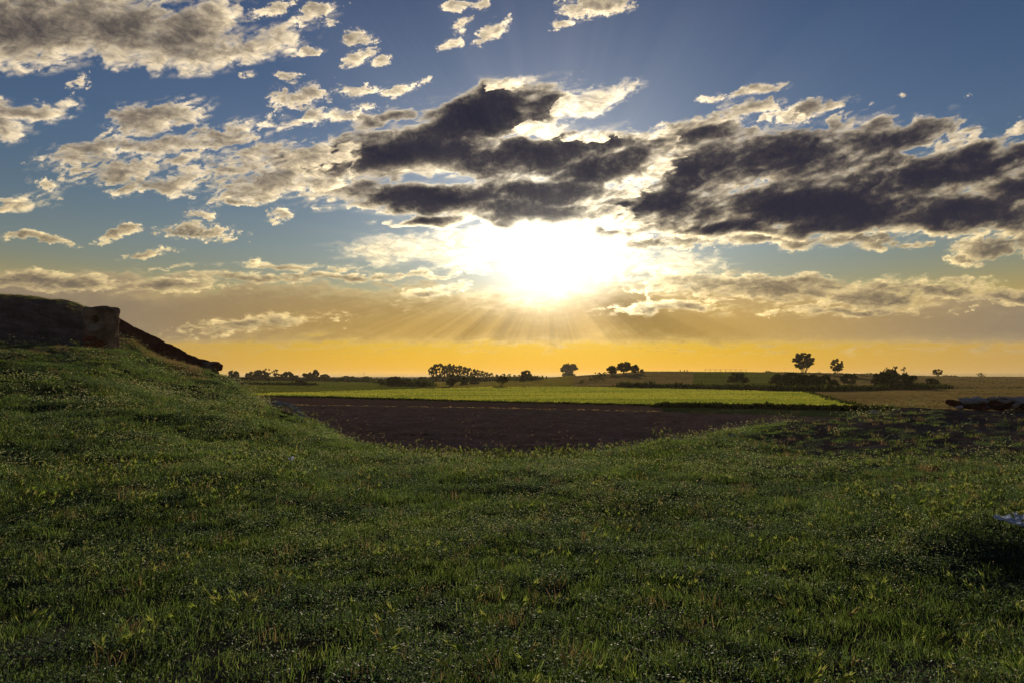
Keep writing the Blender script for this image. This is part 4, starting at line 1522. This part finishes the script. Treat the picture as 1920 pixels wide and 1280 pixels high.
def f_barley(n, h, rad):
    def fn(rs, V, Fq, T):
        for q in range(n):
            r, a = rad * math.sqrt(rs.uniform()), rs.uniform(0, 6.283)
            x, y = r * math.cos(a), r * math.sin(a)
            hh = h * rs.uniform(.55, 1.1)
            t_ = rs.uniform(.25, .88)
            b = rs.uniform(0, 6.283)
            lean = rs.uniform(.05, .4)
            tip = Vector((x + math.cos(b) * lean * hh, y + math.sin(b) * lean * hh, hh))
            # stem: two crossed slivers
            for ca, sa in ((1, 0), (0, 1)):
                k = len(V)
                V.extend([(x - ca * .001, y - sa * .001, -.01), (x + ca * .001, y + sa * .001, -.01), tuple(tip + Vector((ca, sa, 0)) * .0008), tuple(tip - Vector((ca, sa, 0)) * .0008)])
                Fq.append((k, k + 1, k + 2, k + 3))
                T.extend([.0] * 4)
            d_ = Vector((math.cos(b) * .7, math.sin(b) * .7, .75)).normalized()
            L = rs.uniform(.045, .075)
            # ear: a slim six sided spindle of grains
            o1 = d_.orthogonal().normalized()
            o2 = d_.cross(o1)
            k = len(V)
            V.append(tuple(tip))
            for s_, rr_ in ((.3, .0085), (.75, .007)):
                for m_ in range(4):
                    V.append(tuple(tip + d_ * L * s_ + (o1 * math.cos(m_ * 1.571) + o2 * math.sin(m_ * 1.571)) * rr_))
            V.append(tuple(tip + d_ * L))
            for m_ in range(4):
                n2 = (m_ + 1) % 4
                Fq.append((k, k + 1 + m_, k + 1 + n2))
                Fq.append((k + 1 + m_, k + 5 + m_, k + 5 + n2, k + 1 + n2))
                Fq.append((k + 5 + m_, k + 9, k + 5 + n2))
            T.extend([t_] * 10)
            # awns fanning from the ear
            for m_ in range(11):
                aa = rs.uniform(0, 6.283)
                dd = (d_ + (o1 * math.cos(aa) + o2 * math.sin(aa)) * rs.uniform(.15, .5)).normalized()
                st = tip + d_ * L * rs.uniform(.1, .95)
                sd = dd.orthogonal().normalized() * .0022
                k = len(V)
                V.extend([tuple(st - sd), tuple(st + sd), tuple(st + dd * rs.uniform(.03, .055))])
                Fq.append((k, k + 1, k + 2))
                T.extend([min(.99, t_ + .1)] * 3)
    return fn


def f_flower(n, h, s, rad):
    def fn(rs, V, Fq, T):
        for q in range(n):
            r, a = rad * math.sqrt(rs.uniform()), rs.uniform(0, 6.283)
            c_ = Vector((r * math.cos(a), r * math.sin(a), h * rs.uniform(.4, 1)))
            t_ = rs.uniform(0, 1)
            for m_ in range(4):
                aa = m_ * 1.571 + rs.uniform(-.2, .2)
                e1 = Vector((math.cos(aa), math.sin(aa), .5)) * s
                sd = Vector((-math.sin(aa), math.cos(aa), 0)) * s * .4
                k = len(V)
                V.extend([tuple(c_), tuple(c_ + e1 * .6 + sd), tuple(c_ + e1), tuple(c_ + e1 * .6 - sd)])
                Fq.append((k, k + 1, k + 2, k + 3))
                T.extend([t_] * 4)
    return fn


def bits(name, n, fn, mat):
    c = bpy.data.collections.new(name)
    for q in range(n):
        o = bpy.data.objects.new(name, clump(name, 40 + q * 3 + len(name), fn, mat))
        c.objects.link(o)
    return c


def scatter(name, coll, dens_attr, size_attr, smin, smax, seed, tilt=.25):
    ng = bpy.data.node_groups.new(name, 'GeometryNodeTree')
    ng.interface.new_socket('Geometry', in_out='INPUT', socket_type='NodeSocketGeometry')
    ng.interface.new_socket('Geometry', in_out='OUTPUT', socket_type='NodeSocketGeometry')
    nd, lk = ng.nodes, ng.links
    go = nd.new('NodeGroupOutput')
    oi = nd.new('GeometryNodeObjectInfo')
    oi.inputs['Object'].default_value = meadow
    dp = nd.new('GeometryNodeDistributePointsOnFaces')
    lk.new(oi.outputs['Geometry'], dp.inputs['Mesh'])
    na_ = nd.new('GeometryNodeInputNamedAttribute')
    na_.data_type = 'FLOAT'
    na_.inputs['Name'].default_value = dens_attr
    lk.new(na_.outputs[0], dp.inputs['Density'])
    dp.inputs['Seed'].default_value = seed
    ci = nd.new('GeometryNodeCollectionInfo')
    ci.inputs['Collection'].default_value = coll
    ci.inputs['Separate Children'].default_value = True
    ci.inputs['Reset Children'].default_value = True
    ip = nd.new('GeometryNodeInstanceOnPoints')
    lk.new(dp.outputs['Points'], ip.inputs['Points'])
    lk.new(ci.outputs[0], ip.inputs['Instance'])
    ip.inputs['Pick Instance'].default_value = True
    rv = nd.new('FunctionNodeRandomValue')
    rv.data_type = 'FLOAT_VECTOR'
    rv.inputs[0].default_value = (-tilt, -tilt, 0)
    rv.inputs[1].default_value = (tilt, tilt, 6.283)
    lk.new(rv.outputs[0], ip.inputs['Rotation'])
    rf = nd.new('FunctionNodeRandomValue')
    rf.data_type = 'FLOAT'
    rf.inputs[2].default_value = smin
    rf.inputs[3].default_value = smax
    rf.inputs['Seed'].default_value = 5
    ns = nd.new('GeometryNodeInputNamedAttribute')
    ns.data_type = 'FLOAT'
    ns.inputs['Name'].default_value = size_attr
    mu = nd.new('ShaderNodeMath')
    mu.operation = 'MULTIPLY'
    lk.new(rf.outputs[1], mu.inputs[0])
    lk.new(ns.outputs[0], mu.inputs[1])
    lk.new(mu.outputs[0], ip.inputs['Scale'])
    lk.new(ip.outputs[0], go.inputs[0])
    me = bpy.data.meshes.new(name)
    o = link(name, me)
    mod = o.modifiers.new('scatter', 'NODES')
    mod.node_group = ng
    tag(o, kind='stuff')
    return o


X, Yy, Z = mx, my, mz
R = np.sqrt(X * X + Yy * Yy)
seen = ((np.abs(np.arctan2(X, Yy)) < math.radians(63)) & (R > 1.6) & (R < 47) & (Z > -2.3)).astype(float)
hidden = sstep(Z, -2.3, -1.0)
pxl = 960 + F * X / np.maximum(Yy, .1)
pyl = 705 - F * (Z - 1.6) / np.maximum(Yy, .1)
g1 = fbm(X / 1.3, Yy / 1.3, 21, 4)
g2 = fbm(X / 3.7, Yy / 3.7, 27, 3)
# the bare earthen parts: steep upper face of the left mound and the trampled right mound
mound = sstep(pyl, 695 + 0 * pyl, 622) * sstep(pxl, 260, 215) * (R > 24)
rightbare = np.clip(sstep(pxl, 1300, 1540) * sstep(pyl, 935, 815) * (1.0 + .4 * fbm(X / 1.6, Yy / 1.6, 81, 3)), 0, 1) * (R > 9)
barebl = np.clip(sstep(g2, .12, -.35) * sstep(R, 6.8, 4.5) * sstep(pxl, 1000, 500) + .55 * sstep(R, 5.6, 4.0) * sstep(fbm(X / .9, Yy / .9, 71, 3), -.05, .3), 0, 1)
upper = sstep(pyl, 745, 690) * sstep(pxl, 520, 400) * (R > 17)
rocky = np.clip(np.exp(-((pxl - 542) / 38) ** 2 - ((pyl - 764) / 24) ** 2) * 1.3 + sstep(pxl, 1740, 1790) * sstep(pyl, 800, 775), 0, 1) * (R > 18)
size = np.clip((R / 7.0), .8, 6) ** .5 * (1 - .3 * sstep(R, 20, 30)) * (1 - .5 * rocky) * (1 - .4 * rightbare) * (1 - .4 * mound)
dn = np.clip(66 * np.clip(6.5 / R, 0, 1) ** 1.15, 8, 66)
dn = dn * seen * (1 - .45 * sstep(np.abs(np.arctan2(X, Yy)), math.radians(41), math.radians(46)))
DENS = {
    'd_grass': dn * (1 - .4 * mound) * (1 - .9 * rightbare) * (1 - .8 * rocky) * (1 - .6 * barebl) * np.clip(.85 + .8 * g1, .15, 1.4),
    'd_herb': dn * .95 * (1 - .6 * mound) * (1 - .88 * rightbare) * (1 - .8 * rocky) * (1 - .3 * barebl) * np.clip(.8 - .8 * g1 + .5 * g2, .1, 1.5),
    'd_barley': seen * np.clip(5.5 * sstep(fbm(X / 1.9, Yy / 1.2, 35, 4), .05, .5) * np.clip(7 / R, .1, 1.4) + 2.2 * np.clip(5.5 / R, 0, 1) ** 2, 0, 9) * (1 - .95 * mound) * (1 - .95 * rightbare)
    + 13 * np.exp(-((pxl - 1800) / 190) ** 2 - ((pyl - 985) / 34) ** 2) * seen
    + 7 * np.exp(-((pxl - 230) / 230) ** 2 - ((pyl - 935) / 38) ** 2) * seen
    + 5 * np.exp(-((pxl - 900) / 170) ** 2 - ((pyl - 862) / 16) ** 2) * seen,
    'd_pale': dn * np.clip(.30 + 1.35 * fbm(X / 2.6, Yy / 2.2, 61, 4), .03, 1.3) * (1 - .85 * mound) * (1 - .96 * rightbare) * (1 - .8 * upper) * (1 - .9 * rocky) * (1 - .45 * sstep(R, 6.5, 4)),
    'd_flower': seen * np.clip(14 * sstep(fbm(X / 2.6, Yy / 2.6, 45, 3), -.3, .5), 2.5, 14) * np.clip(8 / R, .3, 1.2) * (1 - .8 * mound),
    'd_dry': seen * (np.clip(2.2 + 3 * g2, .4, 6) * np.clip(9 / R, .2, 1) * (1 + .3 * rightbare) * (1 - .7 * rocky) + 3.0 * mound
                     + 60 * np.exp(-(np.clip(np.abs(pyl - (651 + (pxl - 270) * .52)), 0, 99) / 9) ** 2) * sstep(pxl, 225, 265) * sstep(pxl, 390, 350) * (R > 28)),
}
for nm, a in list(DENS.items()) + [('bare', np.clip(mound + rightbare * .8 + .5 * barebl, 0, 1)), ('g_size', size), ('s_size', np.clip(R / 6.0, .8, 5) ** .8), ('b_size', np.clip((R / 7.0), .9, 2.2) ** .45)]:
    at_ = meadow_me.attributes.new(nm, 'FLOAT', 'POINT')
    at_.data.foreach_set('value', np.clip(a, 0, 90).astype(np.float32).ravel())

scatter('grass', bits('grass_tuft', 6, f_grass(90, .025, .095, .0034, .15), MAT['grass']), 'd_grass', 'g_size', .7, 1.25, 1)
scatter('ground_cover', bits('herb_patch', 5, f_herb(170, .05, .0082, .15), MAT['herb']), 'd_herb', 'g_size', .7, 1.3, 2)
scatter('wild_barley', bits('barley_tuft', 6, f_barley(6, .17, .20), MAT['barley']), 'd_barley', 'b_size', .7, 1.25, 3)
scatter('pale_herbs', bits('pale_herb', 5, f_pale(13, .03, .095, .0085, .17), MAT['pale']), 'd_pale', 's_size', .6, 1.2, 6)
scatter('meadow_flowers', bits('flower_spray', 4, f_flower(4, .07, .0028, .14), MAT['flower']), 'd_flower', 'g_size', .7, 1.2, 4)
scatter('dry_grass', bits('straw_tuft', 4, f_grass(26, .04, .17, .0032, .11), MAT['drygrass']), 'd_dry', 'g_size', .7, 1.2, 5)


# a lone leafy weed standing up against the ploughed field
wp = hit_near(676, 832)
we = empty('thistle_weed', (wp[0], wp[1], zn(wp[0], wp[1])))
tag(we, 'single tall leafy weed standing against the ploughed field on the left edge', 'weed')
bm = bmesh.new()
tube(bm, [(0, 0, -.03), (.02, 0, .22), (.0, .01, .44)], [.010, .008, .004], 6)
me = bpy.data.meshes.new('stem'); bm.to_mesh(me); bm.free()
link('stem', me, MAT['barley'], we)
rs = np.random.RandomState(3)
V, Fq, T = [], [], []
for q in range(26):
    zz = .05 + .38 * q / 26
    a = q * 2.4
    L = .13 * (1 - .55 * q / 26) * rs.uniform(.8, 1.2)
    d_ = Vector((math.cos(a), math.sin(a), .55)).normalized()
    sd = Vector((-math.sin(a), math.cos(a), 0)) * L * .22
    o_ = Vector((0, 0, zz))
    k = len(V)
    V.extend([tuple(o_), tuple(o_ + d_ * L * .5 + sd), tuple(o_ + d_ * L + Vector((0, 0, -.02))), tuple(o_ + d_ * L * .5 - sd)])
    Fq.append((k, k + 1, k + 2, k + 3))
    T.extend([.35 + .3 * rs.uniform()] * 4)
me = mesh_np('foliage', V, Fq, False, {'tint': T})
link('foliage', me, MAT['barley'], we)
